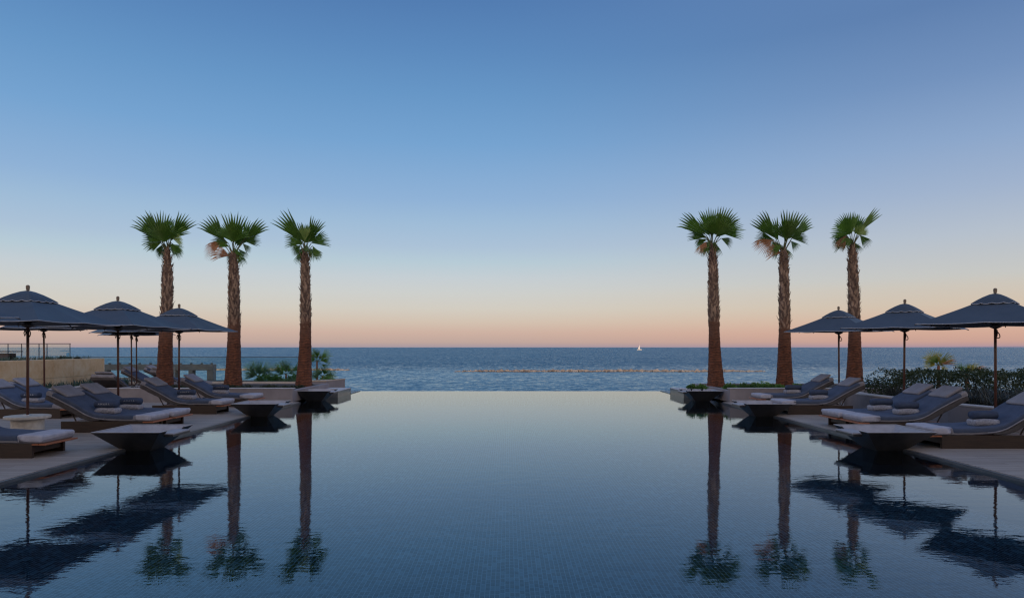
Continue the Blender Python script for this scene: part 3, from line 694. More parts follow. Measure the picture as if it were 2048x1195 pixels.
fan_palm(634, 722, 33.0, .1, 60, 'tallest low fan palm standing just right of the third left palm', g_, [(-6,-6,125,26,60,'frond'),(2,-8,90,26,60,'frond'),(8,-6,50,28,60,'frond'),(12,0,10,24,60,'frond'),(-10,2,180,22,50,'frond'),(8,6,-30,18,60,'frond')])
fan_palm(645, 752, 32.6, .1, 30, 'small bushy fan palm at the foot of the tallest low fan palm', g_, [(-4,-2,130,22,70,L_),(4,-4,70,26,80,'frond'),(8,0,25,24,60,'frond'),(-8,2,170,20,60,L_)])
g_ = 'small palms showing above the right hedge'
fan_palm(1877, 731, 21.6, D, 30, 'small yellow green palm rising above the right hedge', g_, [(-3,-6,95,33,100,'frond_warm'),(3,-6,30,34,60,'frond_warm'),(-4,-5,135,26,60,'frond'),(4,-4,12,34,36,'frond_dead'),(2,2,-30,18,60,'frond_warm')])
fan_palm(1934, 746, 21.6, D, 20, 'smaller orange tipped palm in the hedge right of the yellow green palm', g_, [(-4,-5,110,24,50,'frond'),(3,-4,45,27,60,'frond_warm'),(6,-4,28,28,36,'frond_dead'),(-3,-4,70,22,60,'frond_warm')])
for (px, Y, r_, lb) in [(530,32.4,.46,'round dark shrub at the base of the pale low fan palm'),(556,32.7,.34,'small shrub between the two low fan palms'),(588,32.5,.44,'dense shrub behind glass close to the third left palm'),(655,32.6,.38,'bushy shrub just right of third left palm base')]:
    shrub((X(px,Y), Y, .1), r_, 500, .09, 'shrub', lb, 'shrubs beyond the left glass balustrade')

# ------------------------------------------------------------------ terrace edge beyond the left planter
YL = 31.5
tw = empty('terrace_wall', (-12, YL, D), 'low beige ledge wall carrying the glass balustrade behind the left palms', 'wall')
MB().box(-9, 2.28, 0, .35, -4, .13, bev=.01).build('wall', M['beige_ledge'], tw)
mb = MB(); mb.box(-22, -9.1, YL+.36, YL+3.2, -4.0, .10); struct('garden_bed', mb, M['soil'])
k_ = empty('terrace_pier', (-8.95, YL+.1, 0), 'short beige topped stone pier ending the ledge beside the pool', 'wall')
mb = MB(); mb.add([(-.75,-.1,-4),(.05,-.1,-4),(.48,1.8,-4),(-.3,1.8,-4),(-.75,-.1,.20),(.05,-.1,.20),(.48,1.8,.20),(-.3,1.8,.20)], [(0,3,2,1),(4,5,6,7),(0,1,5,4),(1,2,6,5),(2,3,7,6),(3,0,4,7)])
mb.build('pier', M['wall_mauve'], k_)
mb = MB(); mb.add([(-.77,-.12,.202),(.065,-.12,.202),(.5,1.82,.202),(-.32,1.82,.202),(-.77,-.12,.25),(.065,-.12,.25),(.5,1.82,.25),(-.32,1.82,.25)], [(0,3,2,1),(4,5,6,7),(0,1,5,4),(1,2,6,5),(2,3,7,6),(3,0,4,7)])
mb.build('cap', M['beige_ledge'], k_)
gb = empty('glass_balustrade', (-12, YL+.05, .21), 'long frameless glass balustrade on the ledge behind the left palms', 'balustrade')
zt = CZ - 20.5*YL/F
xs = [X(p, YL) for p in (160, 205, 262, 345, 425, 510, 580, 641)]
for a_, b__ in zip(xs, xs[1:]):
    MB().box(a_+12.012, b__+12-.012, .10, .116, .0, zt-.21).build('glass_panel', M['glass'], gb)
MB().box(xs[0]+12, xs[-1]+12, .09, .126, zt-.208, zt-.18).build('top_rail', M['rail_metal'], gb)
gr = empty('glass_railing', (-24, 31, HW), 'dark framed glass railing on top of the beige wall at far left', 'balustrade')
zr = CZ + 7.2*31/F - HW; ps = [X(p, 31)+24 for p in (-60, -30, 16, 43, 78, 94, 140)]
for p in ps: MB().box(p-.011, p+.011, -.015, .015, -.1, zr-.02).build('post', M['rail_metal'], gr)
for a_, b__ in zip(ps, ps[1:]): MB().box(a_+.03, b__-.03, -.006, .006, -.05, zr-.05).build('glass_panel', M['glass'], gr)
MB().box(ps[0]-.02, ps[-1]+.02, -.025, .025, zr-.02, zr+.015).build('top_rail', M['rail_metal'], gr)
# bench table silhouette on the upper terrace
tb = empty('terrace_table', (X(8,28.5), 28.5, HW-.06), 'dark low table on the upper terrace at the left edge', 'table')
MB().box(-.75, .58, -.35, .35, .36, .40, bev=.01).build('tabletop', M['wood_dark'], tb)
MB().box(-.5, .35, -.25, .25, 0, .30, bev=.02).build('base', M['fabric_taupe'], tb)
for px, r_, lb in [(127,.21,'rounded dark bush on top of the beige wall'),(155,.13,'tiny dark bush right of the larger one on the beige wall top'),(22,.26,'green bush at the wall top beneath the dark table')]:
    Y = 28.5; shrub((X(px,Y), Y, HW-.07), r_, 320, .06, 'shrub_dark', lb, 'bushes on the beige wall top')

# concrete frame structure
pg = empty('concrete_frame', (-22, 45, -2.5), 'grey concrete frame structure with square openings beyond the left palm', 'pergola')
Yc = 45; zb1 = CZ-34*Yc/F+2.5; zb0 = CZ-46*Yc/F+2.5; X0 = lambda p: X(p, Yc)+22
MB().box(X0(205), X0(426), 0, .55, zb0, zb1, bev=.02).build('beam', M['concrete'], pg)
for a_, b__ in ((205,214),(262,270),(338,351),(376,385),(413,426)):
    MB().box(X0(a_)+.01, X0(b__)-.01, .02, .5, -1.5, zb0-.003, bev=.02).build('post', M['concrete'], pg)
MB().box(X0(205), X0(345), 1.2, 1.35, zb0-.75, zb0-.55).build('rail', M['wall_cap'], pg)
for p in (215, 235, 255, 275, 297, 318, 340, 357, 379, 400, 420):
    MB().box(X0(p)-.06, X0(p)+.06, .2, .35, zb1+.003, zb1+.09, bev=.01).build('lug', M['rail_metal'], pg)

# ------------------------------------------------------------------ fountain bowls
def make_bowl():
    root = empty('fountain_bowl', (0,0,0), 'x', 'fountain', 'square fountain bowls along the pool edge')
    H, hb, ht, zb = .37, .24, .60, -.25
    sl = (ht-hb)/H
    def hw(z): return hb + sl*z
    def side(ox, notch, w0, thick, z0, zlist):
        pass
    vs = []; fs = []
    def V(x,y,z): vs.append((x,y,z)); return len(vs)-1
    # outer shell lower (to z=.28) and upper with notch on +x
    zn, n0, n1 = .300, -.34, .30
    b0 = [V(sx*hw(0)*.98, sy*hw(0)*.98, -.25) for sx, sy in ((-1,-1),(1,-1),(1,1),(-1,1))]
    o0 = [V(sx*hw(0), sy*hw(0), 0) for sx, sy in ((-1,-1),(1,-1),(1,1),(-1,1))]
    oR = [V(sx*ht, sy*ht, H) for sx, sy in ((-1,-1),(1,-1),(1,1),(-1,1))]
    for i in range(4):
        j = (i+1) % 4; fs.append((b0[i], b0[j], o0[j], o0[i]))
        if i != 1: fs.append((o0[i], o0[j], oR[j], oR[i]))
    tt = .035
    hn = hw(zn)
    a1, a2, a3, a4 = V(ht, n0, H), V(hn, n0, zn), V(hn, n1, zn), V(ht, n1, H)
    fs.append((o0[1], o0[2], a3, a2)); fs.append((o0[1], a2, a1, oR[1])); fs.append((o0[2], oR[2], a4, a3))
    # inner
    iz = .06; hi = ht-tt; hf = hw(iz)-tt*1.6; hin = hf + (hi-hf)*(zn-iz)/(H-iz)
    iR = [V(sx*hi, sy*hi, H) for sx, sy in ((-1,-1),(1,-1),(1,1),(-1,1))]
    b1, b2, b3, b4 = V(hi, n0, H), V(hin, n0, zn), V(hin, n1, zn), V(hi, n1, H)
    for i in (0, 2, 3):
        j = (i+1) % 4; fs.append((oR[i], oR[j], iR[j], iR[i]))
    fs += [(oR[1], a1, b1, iR[1]), (a1, a2, b2, b1), (a2, a3, b3, b2), (a3, a4, b4, b3), (a4, oR[2], iR[2], b4)]
    MB().add(vs, fs).build('bowl', M['bowl_out'], root)
    vs = []; fs = []
    iR = [V(sx*(hi-.001), sy*(hi-.001), H-.001) for sx, sy in ((-1,-1),(1,-1),(1,1),(-1,1))]
    iF = [V(sx*hf, sy*hf, iz) for sx, sy in ((-1,-1),(1,-1),(1,1),(-1,1))]
    for i in (0, 2, 3):
        j = (i+1) % 4; fs.append((iR[j], iR[i], iF[i], iF[j]))
    b1, b2, b3, b4 = V(hi-.001, n0, H-.001), V(hin-.001, n0, zn), V(hin-.001, n1, zn), V(hi-.001, n1, H-.001)
    fs += [(iR[1], b1, b2, iF[1]), (iF[1], b2, b3, iF[2]), (iF[2], b3, b4, iR[2]), tuple(iF)]
    MB().add(vs, fs).build('basin', M['bowl_in'], root)
    sp = MB(); sp.box(hin-.10, .70, n0+.01, n1-.01, zn+.003, zn+.028, bev=.004); sp.build('spout', M['bowl_in'], root)
    lp = MB(); lp.box(.53, .69, n0+.012, n1-.012, zn-.035, zn+.001); lp.build('spout_support', M['bowl_out'], root)
    tr_ = MB()
    for i, (x0,x1,y0,y1) in enumerate(((-ht,ht,-ht,-ht+.028),(-ht,ht,ht-.028,ht),(-ht,-ht+.028,-ht+.029,ht-.029),(ht-.028,ht,-ht+.029,n0),(ht-.028,ht,n1,ht-.029))):
        tr_.box(x0,x1,y0,y1,H+.002,H+.008)
    tr_.build('rim', M['wall_cap'], root)
    wz = .17; hwz = hf + (hi-hf)*(wz-iz)/(H-iz) - .004
    MB().add([(-hwz,-hwz,wz),(hwz,-hwz,wz),(hwz,hwz,wz),(-hwz,hwz,wz)], [(0,1,2,3)]).build('water', M['pool_water'], root)
    return root
bp_ = make_bowl(); first = True
for sd_, (y, wd) in [(s_2, q) for s_2 in (-1, 1) for q in ((11.85,'nearest'), (17.5,'middle'), (22.5,'farthest'))]:
    o = bp_ if first else copy_tree(bp_); first = False
    o.location = (-6.74 if sd_ < 0 else (6.56 if wd == 'farthest' else 6.72), y, 0); o.rotation_euler = (0, 0, 0 if sd_ < 0 else math.pi)
    o['label'] = '%s of three dark square fountain bowls on the %s pool edge' % (wd, 'left' if sd_ < 0 else 'right')

# ------------------------------------------------------------------ umbrellas
UA, UE, UH = 2.94, 2.33, 1.30
def make_umbrella():
    root = empty('parasol', (0,0,0), 'x', 'parasol', 'square navy parasols')
    zd = D; A = UA - zd; E = UE - zd; h = UH
    r8 = []
    for k in range(8):
        t_ = k*math.pi/4 + math.pi/4
        rr = h*math.sqrt(2) if k % 2 == 0 else h
        r8.append((Vector((math.cos(t_)*rr, math.sin(t_)*rr, 0))))
    mb = MB(); NR = 12; NS = 6
    def cz(fr): return A - (A-E)*(fr**.93)
    for k in range(8):
        a_, b__ = r8[k], r8[(k+1)%8]; vs = []; fs = []
        for i in range(NR+1):
            fr = i/NR
            for j in range(NS+1):
                s_ = j/NS; p = (a_*(1-s_) + b__*s_)*fr
                z = cz(fr) - .018*math.sin(math.pi*s_)*fr*(.35+.65*fr) - .012*math.sin(math.pi*fr)
                p = p*(1 - .018*math.sin(math.pi*s_)*fr**4)
                vs.append((p.x, p.y, z))
        for i in range(NR):
            for j in range(NS): q = i*(NS+1)+j; fs.append((q, q+NS+1, q+NS+2, q+1))
        mb.add(vs, fs)
    cn = mb.build('canopy', M['fabric_navy'], root); 
    bm = bmesh.new(); bm.from_mesh(cn.data); bmesh.ops.remove_doubles(bm, verts=bm.verts, dist=1e-4)
    for f in bm.faces: f.smooth = True
    for e in bm.edges:
        if len(e.link_faces) == 2:
            c0, c1 = (e.verts[0].co, e.verts[1].co)
            on = False
            for r_ in r8:
                rn = r_.normalized()
                if all((abs(c.x*rn.y - c.y*rn.x) < 1e-3 and c.x*rn.x + c.y*rn.y > -1e-4) for c in (c0, c1)): on = True
            if on: e.smooth = False
    bm.to_mesh(cn.data); bm.free()
    pts = []
    for k in range(8):
        a_, b__ = r8[k], r8[(k+1)%8]
        for j in range(NS):
            s_ = j/NS; p = (a_*(1-s_)+b__*s_)*(1-.018*math.sin(math.pi*s_)); pts.append(Vector((p.x, p.y, E-.018*math.sin(math.pi*s_)-.002)))
    pts.append(pts[0]); MB().tube(pts, .0065, 5, cap=False).build('piping', M['piping'], cn)
    # vent cap
    fr0 = .32; vs = []; fs = []; NV = 8; ring = []
    for i in range(4+1):
        for k in range(8):
            a_, b__ = r8[k], r8[(k+1)%8]
            for j in range(NV):
                s_ = j/NV; fr = fr0*i/4; sc_ = abs(math.sin(2*math.pi*s_))
                p = (a_*(1-s_)+b__*s_); rn = p.normalized(); ln = (p.length*.8 + h*.22)
                p = rn*ln*fr
                z = A + .030 - ((A-cz(fr0)+.004)*(i/4)**1.45) - (.020*sc_)*(i==4)
                vs.append((p.x, p.y, z)); 
                if i == 4: ring.append(Vector((p.x, p.y, z)))
    n_ = 8*NV
    for i in range(4):
        for k in range(n_): fs.append((i*n_+k, (i+1)*n_+k, (i+1)*n_+(k+1)%n_, i*n_+(k+1)%n_))
    ve = MB().add(vs, fs).build('vent', M['fabric_navy'], cn, smooth=True)
    ring.append(ring[0]); MB().tube([p - Vector((0,0,.003)) for p in ring], .006, 5, cap=False).build('vent_piping', M['piping'], root)
    MB().lathe([(.02,0),(.036,.005),(.036,.045),(.040,.06),(.038,.085),(.020,.105)], 12, (0,0,A+.03)).build('finial', M['wood_finial'], root)
    MB().tube([(0,0,0),(0,0,A-.02)], .029, 14).build('pole', M['wood_pole'], root, smooth=True)
    MB().lathe([(.03,0),(.12,.04),(.13,.07),(.05,.09),(.05,.18),(.03,.19)], 14, (0,0,E-.10)).build('hub', M['wood_dark'], root)
    for k in range(8):
        r_ = r8[k]; e_ = r_*1.015; rb = MB().tube([(0,0,A-.05), (e_.x*.5, e_.y*.5, cz(.5)-.05), (e_.x, e_.y, E-.028)], [.012,.012,.010], 6).build('rib', M['wood_dark'], root)
        MB().tube([(0,0,E-.02), (r_.x*.45, r_.y*.45, cz(.45)-.06)], .009, 5).build('strut', M['wood_dark'], rb)
    rp = MB(); pts = [(.035+.012*math.sin(t*.5), -.03+.05*math.sin(t*.9), E-.14-.075*(1-math.cos(t*.8))) for t in [i*.5 for i in range(17)]]
    rp.tube(pts, .011, 5); rp.tube([(-.03,-.03,E-.12),(-.055,-.04,E-.2),(-.04,-.035,E-.26),(-.01,-.04,E-.2),(-.03,-.04,E-.12)], .011, 5)
    rp.build('rope', M['rope'], root)
    bs = MB(); bs.lathe([(.30,0),(.30,.03),(.07,.05),(.045,.06),(.045,.22),(.03,.23)], 20); bs.build('base', M['steel'], root)
    return root
up = make_umbrella(); first = True
UMB = [  # camera x, Y, rotation, extra lift, label
 (-9.2, 9.55, 0, 0, 'nearest left parasol, only its canopy tip entering at the left edge'),
 (-9.45, 12.8, -3, 0, 'large navy parasol with its pole through the round white table'),
 (-9.34, 15.6, -3, 0, 'navy parasol second along the left row, beside a double lounger'),
 (-9.3, 18.4, -2, 0, 'navy parasol in front of the leftmost palm trunk'),
 (-14.6, 20.5, 42, .10, 'navy parasol behind the large left one, pole before the beige wall'),
 (-14.45, 25.0, 45, .10, 'far left parasol in the back row, nearer of the two with close poles'),
 (-15.4, 27.0, 42, .04, 'farthest left parasol, right hand pole of the two close together'),
 (10.05, 9.4, 45, 0, 'nearest right parasol, only its canopy tip entering at the right edge'),
 (10.1, 13.45, 45, 0, 'large navy parasol at right edge above the nearest right lounger'),
 (10.12, 16.6, 45, 0, 'navy parasol midway along the right row over the double lounger'),
 (9.95, 19.5, 44, 0, 'farthest right parasol next to the rightmost palm trunk')]
for x, y, rz, lf, lb in UMB:
    o = up if first else copy_tree(up); first = False
    o.location = (x+CX, y, D+lf); o.rotation_euler = (R(rnd.uniform(-.7,.7)),R(rnd.uniform(-.7,.7)),R(rz+rnd.uniform(-1.5,1.5))); o['label'] = lb
    if -9.6 < x < -9: o.scale = (.89, .89, 1)

# ------------------------------------------------------------------ loungers
def ribbon(pts, y0, y1, thick, r=.03, seg=3, ybul=0):
    """slab swept along a profile in XZ: pts are top-surface points; thick downward"""
    P_ = [Vector((p[0], p[1])) for p in pts]; loops = []
    hw_ = (y1-y0)/2; yc = (y0+y1)/2
    def section(sh, th, w_):
        rr = min(r, th*.48, w_*.45); L = []
        for cx_, cy_, a0 in ((w_-rr, -rr, 0), (-w_+rr, -rr, 90), (-w_+rr, -th+rr, 180), (w_-rr, -th+rr, 270)):
            for i in range(seg+1):
                a_ = R(a0 + 90*i/seg); L.append((yc + cx_ + rr*math.cos(a_), cy_ + rr*math.sin(a_)))
            if a0 == 0:
                for q_ in range(1, 8): L.append((yc + (w_-rr)*(1-2*q_/8), 0.0))
        return L
    n_ = len(P_); vs = []
    ext = []
    for i, p in enumerate(P_):
        d = (P_[min(i+1,n_-1)] - P_[max(i-1,0)]).normalized(); nn = Vector((-d.y, d.x))
        if nn.y < 0: nn = -nn
        ext.append((p, d, nn))
    rows = []
    tv = thick if hasattr(thick, '__len__') else [thick]*n_
    def addrow(p, nn, th, shrink):
        sec = section(0, max(th-2*shrink, .004), hw_-shrink); row = []
        for y, o_ in sec:
            q = p + nn*(o_ - shrink); row.append(len(vs)); vs.append((q.x, y, q.y))
        rows.append(row)
    e = min(r, .03)
    p, d, nn = ext[0]; addrow(p - d*0, nn, tv[0], e); addrow(p + d*e*.3, nn, tv[0], e*.3)
    for i in range(n_):
        p, d, nn = ext[i]
        if i == 0: p = p + d*e
        if i == n_-1: p = p - d*e
        addrow(p, nn, tv[i], 0)
    p, d, nn = ext[-1]; addrow(p - d*e*.3, nn, tv[-1], e*.3); addrow(p, nn, tv[-1], e)
    m_ = len(rows[0]); fs = []
    for a_, b__ in zip(rows, rows[1:]):
        for k in range(m_): fs.append((a_[k], a_[(k+1)%m_], b__[(k+1)%m_], b__[k]))
    fs.append(tuple(reversed(rows[0]))); fs.append(tuple(rows[-1]))
    mb = MB().add(vs, fs); return mb
def interp(pts, n):
    out_ = []
    for (a_, b__) in zip(pts, pts[1:]):
        for i in range(n): t_ = i/n; out_.append((a_[0]+(b__[0]-a_[0])*t_, a_[1]+(b__[1]-a_[1])*t_))
    out_.append(pts[-1])
    for _ in range(3*n//2):
        out_ = [out_[0]] + [tuple((out_[i-1][j]+2*out_[i][j]+out_[i+1][j])/4 for j in (0,1)) for i in range(1,len(out_)-1)] + [out_[-1]]
    return out_
LW = .80
SEED = 0
PROF = [(-.06,.355),(-.5,.36),(-1.0,.365),(-1.22,.385),(-1.42,.455),(-1.66,.605),(-1.95,.76),(-2.25,.895)]
def rumple(o, amp, sc_=3):
    for v_ in o.data.vertices:
        k_ = Vector((7 + SEED*5.3, 3 - SEED*2.1, 1)); c_ = Vector(v_.co)
        v_.co.z += amp*noise.noise(c_*sc_ + k_) + amp*.45*noise.noise(Vector((c_.x*sc_*4, c_.y*sc_*1.6, c_.z*3)) + k_)
        v_.co.y += amp*.5*noise.noise(c_*sc_*1.3 + k_)
def make_lounger():
    root = empty('sun_lounger', (0,0,0), 'x', 'sun lounger', 'sun loungers by the pool')
    mb = MB()
    mb.box(-1.95, -.22, .0, .05, 0, .236, bev=.004); mb.box(-1.95, -.22, LW-.05, LW, 0, .236, bev=.004); mb.box(-1.95, -1.90, .054, LW-.054, 0, .2, bev=.004)
    mb.box(-.30, -.25, .072, LW-.072, .08, .2)
    mb.build('base', M['wood_dark'], root)
    mb = MB()
    for i in range(15):
        x1 = -.0 - i*.118
        e_ = .0 if i < 2 else .054
        mb.box(x1-.108, x1, e_, LW-e_, .207, .232, bev=.004)
    mb.build('slats', M['wood_teak'], root)
    mb = MB(); mb.tube([(-1.25,.08,.22),(-2.18,.08,.70)], .018, 6); mb.tube([(-1.25,LW-.08,.22),(-2.18,LW-.08,.70)], .018, 6)
    mb.tube([(-1.85,.1,.52),(-1.62,.1,.10)], .014, 6); mb.tube([(-1.85,LW-.1,.52),(-1.62,LW-.1,.10)], .014, 6); mb.tube([(-1.85,.1,.52),(-1.85,LW-.1,.52)], .014, 6)
    mb.build('backrest_frame', M['wood_dark'], root)
    pr = interp(PROF, 5)
    o = ribbon(pr, .01, LW-.01, .125, .035).build('mattress', M['fabric_grey'], root, smooth=True); rumple(o, .012)
    bk = [p for p in pr if p[0] < -1.12]
    th = [.03 + .075*min(1, (-1.12-p[0])/.35) for p in bk]
    o = ribbon([(p[0]-.0, p[1]-.10) for p in bk], -.012, LW+.012, th, .02).build('back_cover', M['fabric_taupe'], root, smooth=True); rumple(o, .02, 4)
    md = [p for p in pr if -2.18 < p[0] < -.36]
    o = ribbon([(p[0], p[1]+.008) for p in md], .003, LW-.003, .100, .03).build('topper', M['fabric_blue'], root, smooth=True); rumple(o, .012)
    # edge welt
    for y in (-.008, LW+.008):
        MB().tube([(p[0], y, p[1]-.085+.012*noise.noise(Vector((p[0]*4,y,0)))) for p in pr if p[0] < -1.0], .013, 5).build('welt', M['fabric_grey'], o)
    pb = [p for p in pr if -2.24 < p[0] < -1.78]
    q = ribbon([(p[0]-.03, p[1]+.075+.05*(-1.78-p[0])/.46) for p in pb], .10, LW-.10, .065, .03).build('headrest', M['fabric_grey'], root, smooth=True); rumple(q, .008)
    return root
def make_towel():
    rs_ = random.Random(SEED+50); e0 = rs_.uniform(-.06,.05)
    pr = [(-.43+e0,.372),(-.40+e0,.376),(-.3,.377),(-.2,.375),(-.1,.372),(-.045,.36)]
    o = ribbon(pr, -.012, LW+.012, .125, .03).build('foot_towel', M['fabric_white'], smooth=True)
    for v_ in o.data.vertices:
        n_ = noise.noise(Vector(v_.co)*7 + Vector((SEED*3,0,0))); v_.co.x += (v_.co.y-.4)*rs_.uniform(-.01,.01) + (.03*math.sin(SEED)*(v_.co.y-.4) if v_.co.x < -.3 else 0); v_.co.z += .006*n_
        v_.co.y += .012*n_; v_.co.x += .010*noise.noise(Vector(v_.co)*5+Vector((3,0,0)))
        if v_.co.z < .28: v_.co.z += .03*noise.noise(Vector((v_.co.x*6, v_.co.y*6, 1)))
    return o
def make_roll():
    mb = MB(); n_ = 20; L = .44
    # spiral-ended roll
    for seg in range(1):
        rows = []; vs = []; fs = []
        for i in range(9):
            x = -L/2 + L*i/8; f = 1 - .10*(abs(i-4)/4)**3
            for k in range(n_):
                a_ = 2*math.pi*k/n_; r_ = .086*f*(1+.05*noise.noise(Vector((x*9, math.cos(a_)*2, math.sin(a_)*2)))); vs.append((x, r_*1.12*math.cos(a_), r_*.92*math.sin(a_)))
        for i in range(8):
            for k in range(n_): fs.append((i*n_+k, (i+1)*n_+k, (i+1)*n_+(k+1)%n_, i*n_+(k+1)%n_))
        fs += [tuple(range(n_)), tuple(8*n_+k for k in range(n_-1,-1,-1))]
        mb.add(vs, fs)
    o = mb.build('rolled_towel', M['fabric_blue_roll'], smooth=True)
    return o
M['fabric_blue_roll'] = simple('dark blue towel', (.030,.045,.085), (.050,.070,.12), 9, .95, .6, .01, bscale=12)
def make_cushion():
    mb = ribbon([(-.23,.125),(-.11,.138),(0,.14),(.11,.138),(.23,.125)], -.14, .14, .125, .055, 4)
    o = mb.build('small_cushion', M['fabric_cream'], smooth=True); rumple(o, .012, 8); return o
rp_, cp_ = make_roll(), make_cushion()
# lettering for the near left rolls
tcu = bpy.data.curves.new('lettering', 'FONT'); tcu.body = 'A M A R A'; tcu.size = .055; tcu.extrude = .001; tcu.align_x = 'CENTER'; tcu.align_y = 'CENTER'
tob = bpy.data.objects.new('lettering_source', tcu); col.objects.link(tob); bpy.context.view_layer.update()
tme = bpy.data.meshes.new_from_object(tob.evaluated_get(bpy.context.evaluated_depsgraph_get())); col.objects.unlink(tob); bpy.data.objects.remove(tob)
tme.materials.clear(); tme.materials.append(M['piping'])
used = {'l': False, 't': False, 'r': False, 'c': False}
def take(key, proto):
    if not used[key]: used[key] = True; return proto
    return copy_tree(proto)
# (foot x [camera frame], near-side y, side, label, has towel, has roll, text)
LOUNGERS = [
 (-7.50, 10.55, -1, 'nearest left lounger, only its foot end in view', 'the nearest left lounger', 1, 0, 0, 0),
 (-7.48, 13.72, -1, 'nearer lounger of the left pair in front of the second parasol', 'the nearer lounger of the left pair', 1, 1, 1, 0),
 (-7.44, 14.58, -1, 'farther lounger of the left pair in front of the second parasol', 'the farther lounger of the left pair', 1, 1, 1, 0),
 (-11.1, 16.45, -1, 'nearer lounger of the back left pair behind the round white table', 'the nearer back left lounger behind the table', 0, 1, 0, 0),
 (-11.05, 17.32, -1, 'farther lounger of the back left pair behind the round white table', 'the farther back left lounger behind the table', 0, 1, 0, 0),
 (-7.62, 17.5, -1, 'lounger in front of the third left parasol pole', 'the lounger before the third left parasol pole', 1, 1, 1, 0),
 (-7.60, 19.6, -1, 'farthest left lounger against the grey planter wall', 'the left lounger against the planter wall', 1, 1, 1, 0),
 (7.50, 12.35, 1, 'nearest right lounger cut off by the right edge', 'the nearest right lounger', 1, 1, 0, 0),
 (7.30, 14.3, 1, 'nearer lounger of the right pair under the middle parasol', 'the nearer lounger of the right pair', 1, 1, 0, 0),
 (7.25, 15.15, 1, 'farther lounger of the right pair under the middle parasol', 'the farther lounger of the right pair', 1, 1, 0, 0),
 (7.30, 18.2, 1, 'lounger beside the rightmost palm, nearer of two', 'the nearer lounger by the rightmost palm', 1, 1, 0, 0),
 (7.60, 20.45, 1, 'farthest right lounger against the grey planter wall', 'the right lounger against the planter wall', 1, 1, 0, 0),
 (-14.15, 27.6, -1, 'far grey lounger left of the leftmost palm, lower of the far group', 'the lower far left lounger', 0, 0, 0, 0),
 (-13.9, 26.9-1.3, -1, 'x', 'x', -1, 0, 0, 0),
 (-14.3, 29.6, -1, 'farthest grey lounger showing just left of the leftmost palm trunk', 'the farthest left lounger', 0, 0, 0, 0),
]
for fx, y, side, lb, ph, tw_, ro, tx, _ in LOUNGERS:
    if tw_ < 0: continue
    rz = 0 if side < 0 else math.pi
    T = Matrix.Translation((fx+CX, y, D)) @ Matrix.Rotation(rz, 4, 'Z')
    def put(o, loc, extra=0):
        q = T @ Vector(loc); o.location = q; o.rotation_euler = (0,0,rz+extra); return o
    SEED += 1
    o = put(make_lounger(), (0,0,0)); o['label'] = lb
    if tw_:
        o = put(make_towel(), (0,0,0)); tag(o, 'white towel folded over the foot of ' + ph, 'towel', 'white towels on lounger feet')
    if ro:
        fl = 1 if side < 0 else -1
        yy = .30 if side < 0 else LW-.30
        o = put(take('c', cp_), (-1.16+rnd.uniform(-.03,.03), yy+rnd.uniform(-.03,.03), .365)); tag(o, 'small pale patterned cushion on ' + ph, 'cushion', 'small patterned cushions on loungers')
        o.rotation_euler = (0, 0, rz + rnd.uniform(-.05,.05))
        o = put(take('r', rp_), (-1.17, yy, .365+.128+.076)); tag(o, 'dark blue rolled towel on the cushion of ' + ph, 'towel', 'rolled blue towels on loungers')
        if tx:
            te = bpy.data.objects.new('lettering', tme); col.objects.link(te); te.parent = o
            te.location = (0, -.098, .012); te.rotation_euler = (R(80), 0, 0); te['label'] = 'pale capital letters A M A R A'
# loungers seen from behind (far group, facing the sea / away)
for x, y, rz, lb in ((-13.42+.12, 24.25, 90, 'lounger seen from behind as a dark raised back near the planter end'), (-12.5, 27.7, 45, 'dark backed lounger turned away beside the leftmost palm')):
    SEED += 1; o = make_lounger(); o.location = (x+CX, y, D); o.rotation_euler = (0,0,R(rz)); o['label'] = lb
# round table
tb = empty('side_table', (-9.45+CX, 12.8, D), 'round cream stone side table pierced by the parasol pole', 'table')
MB().lathe([(.05,0),(.275,0),(.275,.40),(.05,.40)], 40).build('drum', M['table_stone'], tb, smooth=False)
auto_smooth(tb.children[0])
MB().lathe([(.033,.402),(.375,.402),(.388,.412),(.388,.448),(.378,.458),(.033,.458)], 48).build('tabletop', M['table_stone'], tb); auto_smooth(tb.children[1])
MB().lathe([(.031,.459),(.07,.459),(.065,.475),(.031,.48)], 20).build('collar', M['steel'], tb)

# ------------------------------------------------------------------ breakwater and sailboat
def breakwater(px0, px1, Y, label, n):
    root_x = X((px0+px1)/2, Y); mb = MB(); rb = random.Random(px0)
    x0, x1 = X(px0, Y), X(px1, Y)
    for i in range(n):
        u = (i+rb.random())/n; x = x0 + (x1-x0)*u; taper = min(1, u*9, (1-u)*9)
        y = Y + rb.gauss(0, .8); r_ = rb.uniform(.30,.66)*(.6+.4*taper); z = -4.15 + rb.uniform(-.05, .18)*taper
        bm = bmesh.new(); bmesh.ops.create_icosphere(bm, subdivisions=1, radius=1)
        rot = Matrix.Rotation(rb.uniform(0,6), 3, 'Z') @ Matrix.Rotation(rb.uniform(-.4,.4), 3, 'X'); sc = Vector((r_*rb.uniform(.8,1.9), r_*rb.uniform(.8,1.3), r_*rb.uniform(.6,.95)))
        vs = []
        for v_ in bm.verts:
            c = v_.co * (1 + .35*noise.noise(v_.co*1.7 + Vector((i*3.1,0,0)))); c = Vector((c.x*sc.x, c.y*sc.y, c.z*sc.z)); c = rot @ c; vs.append((x+c.x-root_x, y+c.y-Y, z+c.z+4.15))
        bm.verts.index_update(); mb.add(vs, [[v_.index for v_ in f.verts] for f in bm.faces]); bm.free()
    o = mb.build('breakwater', M['rock'], loc=(root_x, Y, -4.15)); tag(o, label, 'breakwater', 'rock breakwaters in the sea')
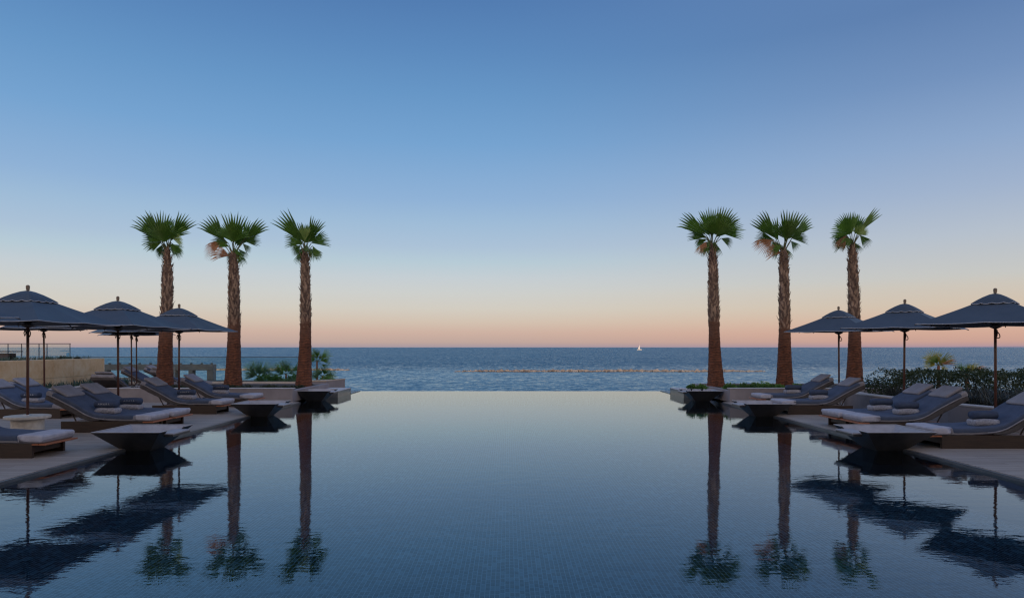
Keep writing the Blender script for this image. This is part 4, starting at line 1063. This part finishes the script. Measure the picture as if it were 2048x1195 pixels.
breakwater(910, 1528, 160, 'long low rock breakwater in the open sea at the centre', 240)
breakwater(420, 698, 170, 'shorter rock breakwater in the sea behind the left palms', 150)
Yb = 1400; bt = empty('sailboat', (X(1279,Yb), Yb, -4.15), 'small white sailboat near the horizon right of centre', 'sailboat')
hull = []; fs = []; NN = 10
for i in range(NN+1):
    u = i/NN; w_ = 1.6*math.sin(math.pi*min(1, .12+u*.88))**.6; x = -5.5+11*u
    hull += [(x, -w_, 1.5+.3*u), (x, w_, 1.5+.3*u), (x*.92, w_*.5, -.3), (x*.92, -w_*.5, -.3)]
for i in range(NN):
    for k in range(4): fs.append((i*4+k, i*4+(k+1)%4, i*4+4+(k+1)%4, i*4+4+k))
fs += [(3,2,1,0), tuple(NN*4+k for k in range(4))]
MB().add(hull, fs).build('hull', M['white_paint'], bt)
MB().box(-2.5, 2.0, -1, 1, 1.5, 2.5, bev=.3).build('cabin', M['white_paint'], bt)
MB().tube([(.8,0,1.6),(.8,0,18.5)], [.16,.10], 6).build('mast', M['white_paint'], bt)
MB().add([(.65,-.05,3.2),(-3.4,-.05,3.0),(.65,-.05,11.0),(.65,.05,3.2),(-3.4,.05,3.0),(.65,.05,11.0)], [(0,1,2),(5,4,3),(0,3,4,1),(1,4,5,2),(2,5,3,0)]).build('sail', M['white_paint'], bt)
MB().tube([(.8,0,3.1),(-3.8,0,2.9)], .25, 6).build('boom', M['white_paint'], bt)

# ------------------------------------------------------------------ unseen hotel block, added behind the camera to shade the terrace from the sun
hb = empty('added_shade_block', (0, -16, -4), 'unseen hotel block added behind the viewpoint to shade the terrace', 'building')
HT = 10.4
mb = MB(); mb.box(-48, 48, -12, 0, 0, HT+4); mb.build('wall', M['shade_block_wall'], hb)
for fl_ in range(3):
    z = 4.1 + fl_*3.4
    MB().box(-47.5, 47.5, .003, 1.4, z+3.0, z+3.2).build('balcony_slab', M['shade_block_wall'], hb)
    for i in range(16):
        x = -45 + i*6
        MB().box(x-2.2, x+2.2, -.05, .02, z+.1, z+2.6).build('window', M['dark_glass'], hb)
